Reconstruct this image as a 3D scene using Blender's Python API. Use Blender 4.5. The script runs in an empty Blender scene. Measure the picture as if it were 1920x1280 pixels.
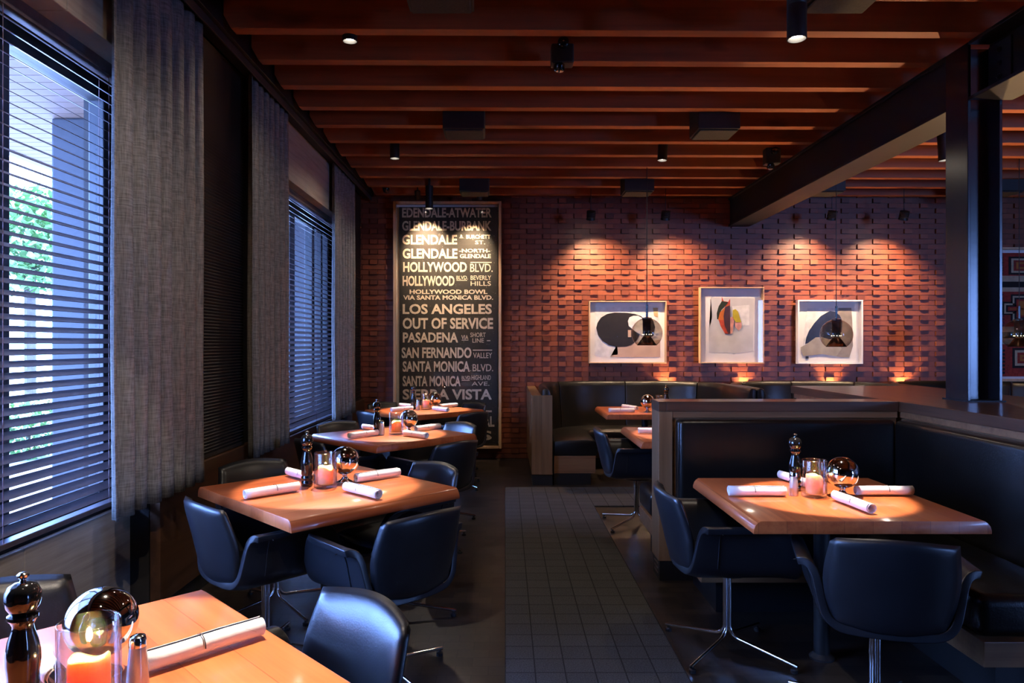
import bpy, bmesh, math, random
from mathutils import Vector, Matrix
random.seed(7)
SC = bpy.context.scene
COL = SC.collection
PI = math.pi
F, VX, VY, H = 1300.0, 947.0, 645.0, 1.46     # focal length in pixels, vanishing point, eye height
WALL = 8.86                                   # distance of the brick wall
JB = 3.32                                     # underside of the joists

# ------------------------------------------------------------------ camera, sky, sun, exposure
cam_d = bpy.data.cameras.new('camera')
cam = bpy.data.objects.new('camera', cam_d); COL.objects.link(cam)
cam.location = (0, 0, H); cam.rotation_euler = (PI/2, 0, 0)
cam_d.lens = F/1920*36; cam_d.sensor_width = 36
cam_d.shift_x = (960-VX)/1920; cam_d.shift_y = (VY-640)/1920
cam_d.clip_start = 0.05
SC.camera = cam

w = bpy.data.worlds.new('sky'); SC.world = w; w.use_nodes = True
bg = w.node_tree.nodes['Background']
bg.inputs[0].default_value = (0.22, 0.40, 1.0, 1); bg.inputs[1].default_value = 11.5
sun_d = bpy.data.lights.new('sun', 'SUN'); sun_d.energy = 4; sun_d.color = (1, .93, .86); sun_d.angle = .01
sun = bpy.data.objects.new('sun', sun_d); COL.objects.link(sun)
sun.rotation_euler = (math.radians(-18), math.radians(-32), 0)
def portal(x, y, z, sy, sz):
    d = bpy.data.lights.new('window_daylight', 'AREA'); d.shape = 'RECTANGLE'; d.size = sz; d.size_y = sy
    d.cycles.is_portal = True
    o = bpy.data.objects.new('window_daylight', d); COL.objects.link(o)
    o.location = (x, y, z); o.rotation_euler = (0, -PI/2, 0)
portal(-1.90, 2.31, 1.78, 2.6, 2.2); portal(-1.90, 7.0, 1.78, 2.5, 2.2)
pd = bpy.data.lights.new('window_daylight', 'AREA'); pd.shape = 'RECTANGLE'; pd.size = 1.18; pd.size_y = 1.94; pd.cycles.is_portal = True
po = bpy.data.objects.new('window_daylight', pd); COL.objects.link(po); po.location = (7.95, -2.62, 1.75); po.rotation_euler = (PI/2, 0, 0)
SC.view_settings.view_transform = 'Standard'; SC.view_settings.look = 'None'
SC.view_settings.gamma = 1; SC.view_settings.use_curve_mapping = False
SC.view_settings.exposure = 2.2
SC.cycles.sample_clamp_indirect = 4.0
SC.cycles.caustics_reflective = False; SC.cycles.caustics_refractive = False
SC.cycles.max_bounces = 10; SC.cycles.transparent_max_bounces = 24
LAMP = (1.0, 0.84, 0.68)

# ------------------------------------------------------------------ materials
MATS = {}
def new_mat(name):
    m = bpy.data.materials.new(name); m.use_nodes = True
    nt = m.node_tree; b = nt.nodes['Principled BSDF']
    MATS[name] = m
    return m, nt, b
def link(nt, a, b): nt.links.new(a, b)
def noise(nt, scale, detail=4, vec=None, rough=.5):
    n = nt.nodes.new('ShaderNodeTexNoise'); n.inputs['Scale'].default_value = scale
    n.inputs['Detail'].default_value = detail; n.inputs['Roughness'].default_value = rough
    if vec: link(nt, vec, n.inputs['Vector'])
    return n
def coords(nt, scale=(1, 1, 1), kind='Object'):
    t = nt.nodes.new('ShaderNodeTexCoord'); mp = nt.nodes.new('ShaderNodeMapping')
    mp.inputs['Scale'].default_value = scale
    link(nt, t.outputs[kind], mp.inputs['Vector'])
    return mp.outputs[0]
def ramp(nt, fac, stops):
    r = nt.nodes.new('ShaderNodeValToRGB'); e = r.color_ramp.elements
    while len(e) < len(stops): e.new(.5)
    for k, (p, c) in enumerate(stops): e[k].position = p; e[k].color = (*c, 1)
    link(nt, fac, r.inputs[0])
    return r.outputs[0]
def bump(nt, b, h, strength=.2, dist=.01):
    n = nt.nodes.new('ShaderNodeBump'); n.inputs['Strength'].default_value = strength; n.inputs['Distance'].default_value = dist
    link(nt, h, n.inputs['Height']); link(nt, n.outputs[0], b.inputs['Normal'])
def simple(name, col, rough=.5, metal=0, var=.15, nscale=8, bmp=0, bscale=60, coat=0, emit=None, es=0, spec=.5):
    m, nt, b = new_mat(name)
    v = coords(nt)
    n = noise(nt, nscale, 4, v)
    lo = tuple(c*(1-var) for c in col); hi = tuple(min(1, c*(1+var)) for c in col)
    link(nt, ramp(nt, n.outputs[0], [(.3, lo), (.7, hi)]), b.inputs['Base Color'])
    b.inputs['Roughness'].default_value = rough; b.inputs['Metallic'].default_value = metal
    b.inputs['Coat Weight'].default_value = coat; b.inputs['Specular IOR Level'].default_value = spec
    if bmp:
        bump(nt, b, noise(nt, bscale, 5, v).outputs[0], bmp, .004)
    if emit:
        b.inputs['Emission Color'].default_value = (*emit, 1); b.inputs['Emission Strength'].default_value = es
    return m
def math_node(nt, op, a, b=None):
    n = nt.nodes.new('ShaderNodeMath'); n.operation = op
    for i, x in enumerate((a, b)):
        if x is None: continue
        if isinstance(x, (int, float)): n.inputs[i].default_value = x
        else: link(nt, x, n.inputs[i])
    return n.outputs[0]
def wood(name, dark, mid, light, rough=.35, along='Y', plank=None, across='X', grain=22, coat=0, seam=True, blotch=0):
    """grain stretched along one axis; optional glued-up planks across another"""
    m, nt, b = new_mat(name)
    sc = [grain, grain, grain]; sc['XYZ'.index(along)] = grain*.045
    v = coords(nt, sc)
    n1 = noise(nt, 1.0, 6, v, .6)
    raw = coords(nt)
    fac = n1.outputs[0]
    if plank:
        sep = nt.nodes.new('ShaderNodeSeparateXYZ'); link(nt, raw, sep.inputs[0])
        q = math_node(nt, 'DIVIDE', sep.outputs['XYZ'.index(across)], plank)
        fl = math_node(nt, 'FLOOR', q)
        wn = nt.nodes.new('ShaderNodeTexWhiteNoise'); wn.noise_dimensions = '1D'; link(nt, fl, wn.inputs['W'])
        fac = math_node(nt, 'ADD', math_node(nt, 'MULTIPLY', fac, .75), math_node(nt, 'MULTIPLY', wn.outputs[0], .25))
    col = ramp(nt, fac, [(.25, dark), (.5, mid), (.78, light)])
    if plank and seam:
        fr = math_node(nt, 'FRACT', q)
        edge = math_node(nt, 'LESS_THAN', fr, .02)
        mx = nt.nodes.new('ShaderNodeMix'); mx.data_type = 'RGBA'
        link(nt, math_node(nt, 'MULTIPLY', edge, .55), mx.inputs[0]); link(nt, col, mx.inputs[6])
        mx.inputs[7].default_value = (*[c*.3 for c in dark], 1); col = mx.outputs[2]
    if blotch:
        kn = noise(nt, 1.6, 3, coords(nt, (1, 3, 3)))
        mx = nt.nodes.new('ShaderNodeMix'); mx.data_type = 'RGBA'
        link(nt, ramp(nt, kn.outputs[0], [(.62, (0, 0, 0)), (.74, (blotch,)*3)]), mx.inputs[0]); link(nt, col, mx.inputs[6])
        mx.inputs[7].default_value = (*[c*.35 for c in dark], 1); col = mx.outputs[2]
    link(nt, col, b.inputs['Base Color'])
    b.inputs['Roughness'].default_value = rough; b.inputs['Coat Weight'].default_value = coat; b.inputs['Coat Roughness'].default_value = .12
    bump(nt, b, n1.outputs[0], .12, .002)
    return m
def thin_glass(name, tint=(1, 1, 1), refl=1.0, rough=0.0):
    """clear pane: fresnel mix of see-through and mirror"""
    m, nt, b = new_mat(name)
    nt.nodes.remove(b); out = nt.nodes['Material Output']
    t = nt.nodes.new('ShaderNodeBsdfTransparent'); t.inputs[0].default_value = (*tint, 1)
    g = nt.nodes.new('ShaderNodeBsdfGlossy'); g.inputs['Roughness'].default_value = rough
    fr = nt.nodes.new('ShaderNodeFresnel'); fr.inputs[0].default_value = 1.5
    ge = nt.nodes.new('ShaderNodeNewGeometry'); front = math_node(nt, 'SUBTRACT', 1.0, ge.outputs['Backfacing'])
    mx = nt.nodes.new('ShaderNodeMixShader')
    link(nt, math_node(nt, 'MULTIPLY', math_node(nt, 'MULTIPLY', fr.outputs[0], refl), front), mx.inputs[0]); link(nt, t.outputs[0], mx.inputs[1]); link(nt, g.outputs[0], mx.inputs[2])
    link(nt, mx.outputs[0], out.inputs[0])
    return m
def cloth(name, col, trans=.35, scale=500):
    m, nt, b = new_mat(name)
    out = nt.nodes['Material Output']
    v = coords(nt, (160, 160, 14))
    v2 = coords(nt, (14, 14, 160))
    n1 = noise(nt, 1, 2, v); n2 = noise(nt, 1, 2, v2)
    s = math_node(nt, 'ADD', math_node(nt, 'MULTIPLY', n1.outputs[0], .5), math_node(nt, 'MULTIPLY', n2.outputs[0], .5))
    c = ramp(nt, s, [(.35, tuple(x*.6 for x in col)), (.65, tuple(x*1.35 for x in col))])
    link(nt, c, b.inputs['Base Color']); b.inputs['Roughness'].default_value = .9; b.inputs['Specular IOR Level'].default_value = .1
    bump(nt, b, s, .4, .003)
    tr = nt.nodes.new('ShaderNodeBsdfTranslucent'); link(nt, c, tr.inputs[0])
    mx = nt.nodes.new('ShaderNodeMixShader'); mx.inputs[0].default_value = trans
    link(nt, b.outputs[0], mx.inputs[1]); link(nt, tr.outputs[0], mx.inputs[2]); link(nt, mx.outputs[0], out.inputs[0])
    return m

M_TABLE = wood('cherry_planks', (.36, .072, .018), (.52, .130, .036), (.62, .185, .06), .36, 'Y', .115, 'X', 26, .35)
M_WALNUT = wood('walnut', (.035, .018, .011), (.075, .038, .022), (.12, .062, .036), .32, 'X', None, 'Y', 22, .2)
M_WALNUT_Y = wood('walnut_lengthwise', (.035, .018, .011), (.075, .038, .022), (.12, .062, .036), .32, 'Y', None, 'Y', 22, .2)
M_OAK = wood('brown_veneer', (.13, .066, .03), (.22, .118, .054), (.28, .155, .075), .4, 'Z', None, 'X', 24)
M_OAK_H = wood('brown_veneer_lying', (.15, .07, .03), (.25, .12, .055), (.32, .165, .075), .4, 'X', None, 'X', 24)
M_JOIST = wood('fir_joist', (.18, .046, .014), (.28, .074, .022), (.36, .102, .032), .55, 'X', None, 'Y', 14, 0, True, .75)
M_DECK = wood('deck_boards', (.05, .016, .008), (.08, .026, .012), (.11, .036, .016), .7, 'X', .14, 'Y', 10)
M_WAINSCOT = wood('wainscot_wood', (.045, .02, .010), (.08, .036, .018), (.11, .05, .025), .4, 'Y', None, 'X', 18)
M_FRAMEW = wood('pale_maple', (.50, .30, .16), (.60, .38, .21), (.68, .45, .26), .45, 'Z', None, 'X', 20)
M_LEATHER = simple('black_leather', (.011, .012, .016), .36, 0, .2, 6, .10, 240, 0, spec=.85)
M_LEATHER_B = simple('bench_leather', (.006, .0055, .005), .30, 0, .25, 3, .2, 130, 0, spec=.5)
M_PIPING = simple('leather_seam', (.02, .021, .025), .4)
M_CHROME = simple('chrome', (.82, .83, .85), .08, 1, .02)
M_MIRROR = simple('mirror_ball_metal', (.62, .60, .58), .04, 1, .02)
M_STEEL = simple('blackened_steel', (.009, .010, .013), .5, 0, .2, 3, .08, 30, spec=.25)
M_COLUMN = simple('column_paint', (.010, .011, .015), .24, 0, .1, 3, .05, 30, spec=.6)
M_BLACK = simple('matte_black', (.012, .012, .013), .5)
M_BLACKGLOSS = simple('black_lacquer', (.006, .006, .007), .09, 0, .1, 5, coat=.6)
M_GRILLE = simple('speaker_cloth', (.03, .028, .026), .85, 0, .3, 90, .3, 300)
M_WHITE = simple('napkin_cotton', (.80, .78, .80), .85, 0, .04, 20, .15, 90)
M_MARK = simple('dark_thread', (.03, .03, .035), .7)
M_WAX = None
M_SALT = simple('salt_glass', (.62, .60, .60), .15, .25, .06)
def jar_glass(name):
    m, nt, b = new_mat(name)
    nt.nodes.remove(b); out = nt.nodes['Material Output']
    lw = nt.nodes.new('ShaderNodeLayerWeight'); lw.inputs[0].default_value = .35
    t = nt.nodes.new('ShaderNodeBsdfTransparent'); link(nt, ramp(nt, lw.outputs['Facing'], [(.0, (.93, .93, .95)), (.5, (.88, .89, .92)), (.95, (.45, .47, .52))]), t.inputs[0])
    g = nt.nodes.new('ShaderNodeBsdfGlossy'); g.inputs['Roughness'].default_value = .06
    mx = nt.nodes.new('ShaderNodeMixShader')
    link(nt, math_node(nt, 'ADD', math_node(nt, 'MULTIPLY', math_node(nt, 'POWER', lw.outputs['Facing'], 2.0), .50), .07), mx.inputs[0]); link(nt, t.outputs[0], mx.inputs[1]); link(nt, g.outputs[0], mx.inputs[2])
    link(nt, mx.outputs[0], out.inputs[0])
    return m
M_GLASS = jar_glass('jar_glass')
M_PANE = thin_glass('window_glass', (.93, .95, .97), .6)
M_PICGLASS = thin_glass('picture_glass', (.97, .97, .97), .9)
M_SMOKE = thin_glass('smoked_glass', (.86, .83, .79), 1.2)
M_CURTAIN = cloth('linen_curtain', (.27, .255, .235), .3)
M_SLAT = simple('blind_slat', (.085, .070, .082), .33, 0, .15, 30)
M_SHADE = simple('ribbed_shade', (.022, .019, .019), .42, 0, .2, 4, spec=.5)
M_WINFRAME = simple('window_frame_paint', (.012, .014, .020), .4)
M_CORD = simple('blind_cord', (.16, .10, .11), .8)
M_TOEKICK = simple('black_toe_kick', (.012, .012, .013), .45)
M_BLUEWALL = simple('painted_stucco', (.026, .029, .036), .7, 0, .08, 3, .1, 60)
M_SOFFIT = simple('canopy_boards', (.15, .10, .075), .7, 0, .05)
M_STREET = simple('pale_pavement', (.45, .45, .46), .8, 0, .08, 2)
M_LEAF = simple('leaf', (.16, .30, .09), .55, 0, .4, 6)
M_BARK = simple('bark', (.06, .045, .035), .9, 0, .3, 12, .4, 20)
M_MAT = simple('picture_mount', (.88, .86, .83), .8, 0, .03)
M_WHITEFRAME = simple('white_frame', (.80, .78, .77), .45, 0, .03)
M_PLASTER = simple('dark_plaster', (.02, .018, .018), .8)
M_BULB = simple('lamp_lens', (.9, .9, .9), .3, 0, 0, emit=(1, .88, .72), es=9)
M_TINY = simple('pendant_bulb', (.9, .8, .6), .3, 0, 0, emit=(1, .8, .5), es=2.5)
M_FLAME = simple('flame', (1, .8, .4), .5, 0, 0, emit=(1, .62, .22), es=30)
def ink(name, col, rough=.75, var=.15, ns=14): return simple(name, col, rough, 0, var, ns)

def make_brick():
    m, nt, b = new_mat('red_brick')
    at = nt.nodes.new('ShaderNodeAttribute'); at.attribute_name = 'tone'
    v = coords(nt); n = noise(nt, 26, 5, v, .65)
    s = math_node(nt, 'ADD', math_node(nt, 'MULTIPLY', at.outputs['Fac'], .6), math_node(nt, 'MULTIPLY', n.outputs[0], .4))
    link(nt, ramp(nt, s, [(.1, (.115, .030, .015)), (.45, (.185, .047, .020)), (.7, (.235, .062, .026)), (.95, (.28, .088, .042))]), b.inputs['Base Color'])
    b.inputs['Roughness'].default_value = .42
    bump(nt, b, noise(nt, 160, 4, v).outputs[0], .35, .004)
    return m
M_BRICK = make_brick()
def make_stone():
    m, nt, b = new_mat('travertine')
    n = noise(nt, 1.0, 6, coords(nt, (2, 1.6, 22)), .65)
    n2 = noise(nt, 1.0, 3, coords(nt, (3, 2, 70)))
    s = math_node(nt, 'ADD', math_node(nt, 'MULTIPLY', n.outputs[0], .7), math_node(nt, 'MULTIPLY', n2.outputs[0], .3))
    link(nt, ramp(nt, s, [(.3, (.24, .20, .165)), (.5, (.36, .31, .26)), (.72, (.46, .40, .35))]), b.inputs['Base Color'])
    b.inputs['Roughness'].default_value = .5
    bump(nt, b, s, .15, .003)
    return m
M_STONE = make_stone()
def make_floor():
    m, nt, b = new_mat('end_grain_blocks')
    v = coords(nt)
    br = nt.nodes.new('ShaderNodeTexBrick'); link(nt, v, br.inputs['Vector'])
    br.inputs['Scale'].default_value = 1; br.inputs['Brick Width'].default_value = .15; br.inputs['Row Height'].default_value = .085
    br.inputs['Mortar Size'].default_value = .002; br.inputs['Bias'].default_value = .1
    br.inputs['Color1'].default_value = (.014, .011, .010, 1); br.inputs['Color2'].default_value = (.050, .036, .027, 1); br.inputs['Mortar'].default_value = (.005, .004, .004, 1)
    n = noise(nt, 40, 5, v)
    mx = nt.nodes.new('ShaderNodeMix'); mx.data_type = 'RGBA'; mx.blend_type = 'MULTIPLY'; mx.inputs[0].default_value = .7
    link(nt, br.outputs[0], mx.inputs[6]); link(nt, ramp(nt, n.outputs[0], [(.3, (.5, .5, .5)), (.7, (1, 1, 1))]), mx.inputs[7])
    link(nt, mx.outputs[2], b.inputs['Base Color'])
    b.inputs['Roughness'].default_value = .34
    bump(nt, b, br.outputs['Fac'], -.4, .002)
    return m
M_FLOOR = make_floor()
def make_carpet():
    m, nt, b = new_mat('grid_carpet')
    v = coords(nt)
    br = nt.nodes.new('ShaderNodeTexBrick'); link(nt, v, br.inputs['Vector']); br.offset = 0
    br.inputs['Scale'].default_value = 1; br.inputs['Brick Width'].default_value = .133; br.inputs['Row Height'].default_value = .133
    br.inputs['Mortar Size'].default_value = .0035; br.inputs['Mortar Smooth'].default_value = .3
    br.inputs['Color1'].default_value = (.078, .076, .075, 1); br.inputs['Color2'].default_value = (.088, .086, .084, 1); br.inputs['Mortar'].default_value = (.030, .030, .030, 1)
    n = noise(nt, 170, 3, v)
    mx = nt.nodes.new('ShaderNodeMix'); mx.data_type = 'RGBA'; mx.blend_type = 'MULTIPLY'; mx.inputs[0].default_value = .8
    link(nt, br.outputs[0], mx.inputs[6]); link(nt, ramp(nt, n.outputs[0], [(.3, (.45, .45, .45)), (.7, (1.3, 1.3, 1.3))]), mx.inputs[7])
    link(nt, mx.outputs[2], b.inputs['Base Color'])
    b.inputs['Roughness'].default_value = .95; b.inputs['Specular IOR Level'].default_value = .1
    bump(nt, b, n.outputs[0], .6, .006)
    return m
M_CARPET = make_carpet()
def make_wax():
    m, nt, b = new_mat('candle_wax')
    b.inputs['Base Color'].default_value = (.97, .67, .36, 1); b.inputs['Roughness'].default_value = .45
    b.inputs['Subsurface Weight'].default_value = 1; b.inputs['Subsurface Radius'].default_value = (1, .45, .16); b.inputs['Subsurface Scale'].default_value = .022
    return m
M_WAX = make_wax()

# ------------------------------------------------------------------ mesh helpers
def add_box(bm, c0, c1, M=None):
    x0, y0, z0 = c0; x1, y1, z1 = c1
    v = [bm.verts.new(p) for p in ((x0, y0, z0), (x1, y0, z0), (x1, y1, z0), (x0, y1, z0), (x0, y0, z1), (x1, y0, z1), (x1, y1, z1), (x0, y1, z1))]
    for f in ((0, 3, 2, 1), (4, 5, 6, 7), (0, 1, 5, 4), (1, 2, 6, 5), (2, 3, 7, 6), (3, 0, 4, 7)): bm.faces.new([v[i] for i in f])
    if M is not None:
        for p in v: p.co = M @ p.co
    return v
def box(c0, c1, M=None):
    bm = bmesh.new(); add_box(bm, c0, c1, M); return bm
def boxes(lst):
    bm = bmesh.new()
    for a, b in lst: add_box(bm, a, b)
    return bm
def add_lathe(bm, prof, seg=32, M=None, cap=True):
    rings = []
    for r, z in prof:
        ring = []
        for k in range(seg):
            a = 2*PI*k/seg
            p = Vector((r*math.cos(a), r*math.sin(a), z))
            ring.append(bm.verts.new(M @ p if M is not None else p))
        rings.append(ring)
    for a, b in zip(rings, rings[1:]):
        for k in range(seg): bm.faces.new((a[k], a[(k+1) % seg], b[(k+1) % seg], b[k]))
    if cap:
        if prof[0][0] > 1e-5: bm.faces.new(rings[0][::-1])
        if prof[-1][0] > 1e-5: bm.faces.new(rings[-1])
    return rings
def lathe(prof, seg=32, M=None, cap=True):
    bm = bmesh.new(); add_lathe(bm, prof, seg, M, cap); return bm
def add_tube(bm, pts, r, seg=10):
    pts = [Vector(p) for p in pts]; rings = []; up = None
    for i, p in enumerate(pts):
        t = (pts[min(i+1, len(pts)-1)] - pts[max(i-1, 0)]).normalized()
        if up is None:
            up = Vector((0, 0, 1)) if abs(t.z) < .9 else Vector((1, 0, 0))
        a = (up - t*up.dot(t)).normalized(); up = a; b = t.cross(a)
        rings.append([bm.verts.new(p + r*(math.cos(2*PI*k/seg)*a + math.sin(2*PI*k/seg)*b)) for k in range(seg)])
    for a, b in zip(rings, rings[1:]):
        for k in range(seg): bm.faces.new((a[k], a[(k+1) % seg], b[(k+1) % seg], b[k]))
    bm.faces.new(rings[0][::-1]); bm.faces.new(rings[-1])
def tube(pts, r, seg=10):
    bm = bmesh.new(); add_tube(bm, pts, r, seg); return bm
def add_prism(bm, poly, M, t):
    """polygon (u,v) given thickness t along the frame's third axis"""
    a = [bm.verts.new(M @ Vector((u, v, 0))) for u, v in poly]; b = [bm.verts.new(M @ Vector((u, v, t))) for u, v in poly]
    bm.faces.new(b); bm.faces.new(a[::-1])
    for k in range(len(a)): bm.faces.new((a[k], a[(k+1) % len(a)], b[(k+1) % len(a)], b[k]))
def add_sweep(bm, path, prof, closed_prof=True):
    """profile (n,z) swept along a plan path; n is measured to the path's right-hand side"""
    rings = []
    n = len(path)
    for i, (x, y) in enumerate(path):
        p0 = path[max(i-1, 0)]; p1 = path[min(i+1, n-1)]
        t = Vector((p1[0]-p0[0], p1[1]-p0[1])).normalized(); nn = Vector((t.y, -t.x))
        rings.append([bm.verts.new((x+nn.x*q, y+nn.y*q, z)) for q, z in prof])
    m = len(prof)
    for a, b in zip(rings, rings[1:]):
        for k in range(m): bm.faces.new((a[k], b[k], b[(k+1) % m], a[(k+1) % m]))
    bm.faces.new(rings[0]); bm.faces.new(rings[-1][::-1])
def obj(name, bm, mat, parent=None, smooth=False, bev=0, loc=None, sub=0, seg=2):
    bmesh.ops.recalc_face_normals(bm, faces=bm.faces)
    me = bpy.data.meshes.new(name); bm.to_mesh(me); bm.free()
    for m in (mat if isinstance(mat, list) else [mat]): me.materials.append(m)
    o = bpy.data.objects.new(name, me); COL.objects.link(o)
    if bev or sub:
        if bev:
            md = o.modifiers.new('b', 'BEVEL'); md.width = bev; md.segments = seg; md.limit_method = 'ANGLE'; md.angle_limit = math.radians(40)
        if sub:
            md = o.modifiers.new('s', 'SUBSURF'); md.levels = sub; md.render_levels = sub
        dg = bpy.context.evaluated_depsgraph_get()
        me2 = bpy.data.meshes.new_from_object(o.evaluated_get(dg)); o.modifiers.clear(); o.data = me2; me2.name = name
        me = me2
    if smooth:
        me.polygons.foreach_set('use_smooth', [True]*len(me.polygons))
        if smooth != 'all': me.set_sharp_from_angle(angle=math.radians(38))
    if parent: o.parent = parent
    if loc: o.location = loc
    return o
def thing(name, label, cat, loc=(0, 0, 0), rz=0, group=None):
    o = bpy.data.objects.new(name, None); COL.objects.link(o); o.empty_display_size = .1
    o.location = loc; o.rotation_euler = (0, 0, rz); tag(o, label, cat, group)
    return o
def tag(o, label, cat, group=None):
    o['label'] = label; o['category'] = cat
    if group: o['group'] = group
    return o
def struct(name, bm, m, parent=None, **k):
    o = obj(name, bm, m, parent, **k)
    if not parent: o['kind'] = 'structure'
    return o
def dup(root, loc=None, rz=None, label=None, group=None):
    r = root.copy(); COL.objects.link(r)
    if loc: r.location = loc
    if rz is not None: r.rotation_euler = (0, 0, rz)
    if label: r['label'] = label
    if group: r['group'] = group
    for ch in list(root.children):
        c = ch.copy(); COL.objects.link(c); c.parent = r
        for g in list(ch.children):
            d = g.copy(); COL.objects.link(d); d.parent = c
    return r
def spot(parent, loc, target, power, angle, blend=.25, color=LAMP, size=.02):
    d = bpy.data.lights.new('lamp_light', 'SPOT'); d.energy = power*.6; d.spot_size = math.radians(angle); d.spot_blend = blend
    d.color = color; d.shadow_soft_size = size
    o = bpy.data.objects.new('lamp_light', d); COL.objects.link(o); o.parent = parent
    o.location = loc
    o.rotation_euler = (Vector(target)-Vector(loc)).to_track_quat('-Z', 'Y').to_euler()
    return o
def P(px, py, d): return Vector(((px-VX)*d/F, d, H-(py-VY)*d/F))

# ------------------------------------------------------------------ the setting: floor, walls, ceiling
struct('floor', box((-2.3, -2.6, -.1), (8.95, WALL+.2, 0)), M_FLOOR)
carpet = bmesh.new()
add_prism(carpet, [(0, -2.5), (.80, -2.5), (.80, 6.22), (1.62, 6.22), (1.62, 7.03), (0, 7.03)], Matrix.Identity(4), .012)
tag(obj('carpet_runner', carpet, M_CARPET), 'dark grey grid patterned carpet runner along the aisle', 'carpet')

def brick_wall():
    bm = bmesh.new(); lay = bm.faces.layers.float.new('tone')
    def bx(a, b, tone):
        n0 = len(bm.faces); v = add_box(bm, a, b)
        for f in v[0].link_faces: f[lay] = tone
        for f in v[6].link_faces: f[lay] = tone
    ch, hw, per, g = .0651, .106, .401, .006
    rows = int(3.7/ch)
    for r in range(rows):
        z0 = r*ch; x = -2.2 - (per/2 if r % 2 else 0) + .07
        while x < 8.85:
            bx((x+g, WALL-.023-random.random()*.003, z0+g), (x+hw-g, WALL, z0+ch-g*.4), random.random())
            bx((x+hw+g*.3, WALL-.002-random.random()*.003, z0+g), (x+per-g*.3, WALL, z0+ch-g*.4), random.random())
            x += per
    add_box(bm, (-2.3, WALL+.008, 0), (8.95, WALL+.15, 3.75))
    return bm
struct('wall_back', brick_wall(), M_BRICK)
struct('wall_front', boxes([((-2.3, -2.75, 0), (7.3, -2.6, 3.75)), ((8.6, -2.75, 0), (8.95, -2.6, 3.75)), ((7.3, -2.75, 0), (8.6, -2.6, .7)), ((7.3, -2.75, 2.8), (8.6, -2.6, 3.75))]), M_PLASTER)
w3 = bpy.data.objects.new('window_3', None); COL.objects.link(w3); w3['kind'] = 'structure'
obj('window_frame', boxes([((7.3, -2.72, .7), (7.36, -2.64, 2.8)), ((8.54, -2.72, .7), (8.6, -2.64, 2.8)), ((7.36, -2.72, .7), (8.54, -2.64, .76)), ((7.36, -2.72, 2.74), (8.54, -2.64, 2.8))]), M_WINFRAME, w3)
obj('window_pane', box((7.36, -2.683, .76), (8.54, -2.677, 2.74)), M_PANE, w3)
struct('wall_right', box((8.8, -2.6, 0), (8.95, WALL, 3.75)), M_PLASTER)
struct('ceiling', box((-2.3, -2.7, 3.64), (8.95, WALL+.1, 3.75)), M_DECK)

# timber joists: one every 0.45 m, slightly skewed to the wall, ends cut back at the bottom corner
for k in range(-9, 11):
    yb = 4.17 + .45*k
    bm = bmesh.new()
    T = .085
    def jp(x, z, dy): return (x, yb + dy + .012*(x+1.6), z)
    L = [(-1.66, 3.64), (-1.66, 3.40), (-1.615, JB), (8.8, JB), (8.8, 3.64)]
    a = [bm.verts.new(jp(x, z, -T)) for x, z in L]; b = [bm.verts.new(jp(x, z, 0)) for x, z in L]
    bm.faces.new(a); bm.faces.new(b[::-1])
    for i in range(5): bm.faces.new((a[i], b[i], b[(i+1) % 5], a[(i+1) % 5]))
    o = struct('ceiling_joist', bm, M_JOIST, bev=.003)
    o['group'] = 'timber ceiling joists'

# window wall on the left: openings W1 (y -2.0..3.55) and W2 (y 5.9..8.3)
def wbox(a, b): return (a, b)
W1, W2 = (1.0, 3.62), (5.80, 8.12)
ZS, ZL = .66, 2.83
struct('wall_left', boxes([((-2.20, -2.6, 0), (-1.98, W1[0], 3.64)), ((-2.20, W1[0], 0), (-1.99, W1[1], ZS-.02)), ((-2.20, W1[0], ZL+.05), (-1.99, W1[1], 3.64)),
    ((-2.20, W1[1], 0), (-1.86, W2[0], 3.64)), ((-2.20, W2[0], 0), (-1.96, W2[1], ZS-.02)), ((-2.20, W2[0], ZL+.05), (-1.96, W2[1], 3.64)),
    ((-2.20, W2[1], 0), (-1.86, WALL, 3.64))]), M_PLASTER)
# stone lintels and apron, wood wainscot
def stone(name, ys, x0, x1, z0, z1):
    bm = bmesh.new()
    for a, b in zip(ys, ys[1:]): add_box(bm, (x0, a+.002, z0), (x1, b-.002, z1))
    return struct(name, bm, M_STONE, bev=.004)
stone('trim_1', [-2.55, -.6, .6, 1.72, 2.85, 3.66], -1.985, -1.80, ZL, 3.60)
stone('trim_2', [5.02, 5.55, 6.28, 7.40, 8.20], -1.955, -1.80, ZL, 3.60)
stone('trim_3', [-.55, .75, 1.95, 2.82, 3.62], -1.988, -1.955, .0, ZS-.03)
struct('trim_4', boxes([((-1.855, 3.62, .10), (-1.80, 5.80, .76)), ((-1.955, 5.80, .10), (-1.925, 8.13, ZS-.03)), ((-1.855, 8.13, .10), (-1.79, 8.84, .76))]), M_WAINSCOT, bev=.004)
struct('baseboard_left', boxes([((-1.855, 3.64, 0), (-1.815, 5.78, .10)), ((-1.955, 5.8, 0), (-1.93, 8.1, .10)), ((-1.855, 8.15, 0), (-1.81, 8.82, .10))]), M_TOEKICK)
# dark ledger beam that carries the joist ends
struct('trim_5', boxes([((-1.80, -2.6, 3.335), (-1.67, WALL-.04, 3.64))]), M_STEEL, bev=.004)

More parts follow.
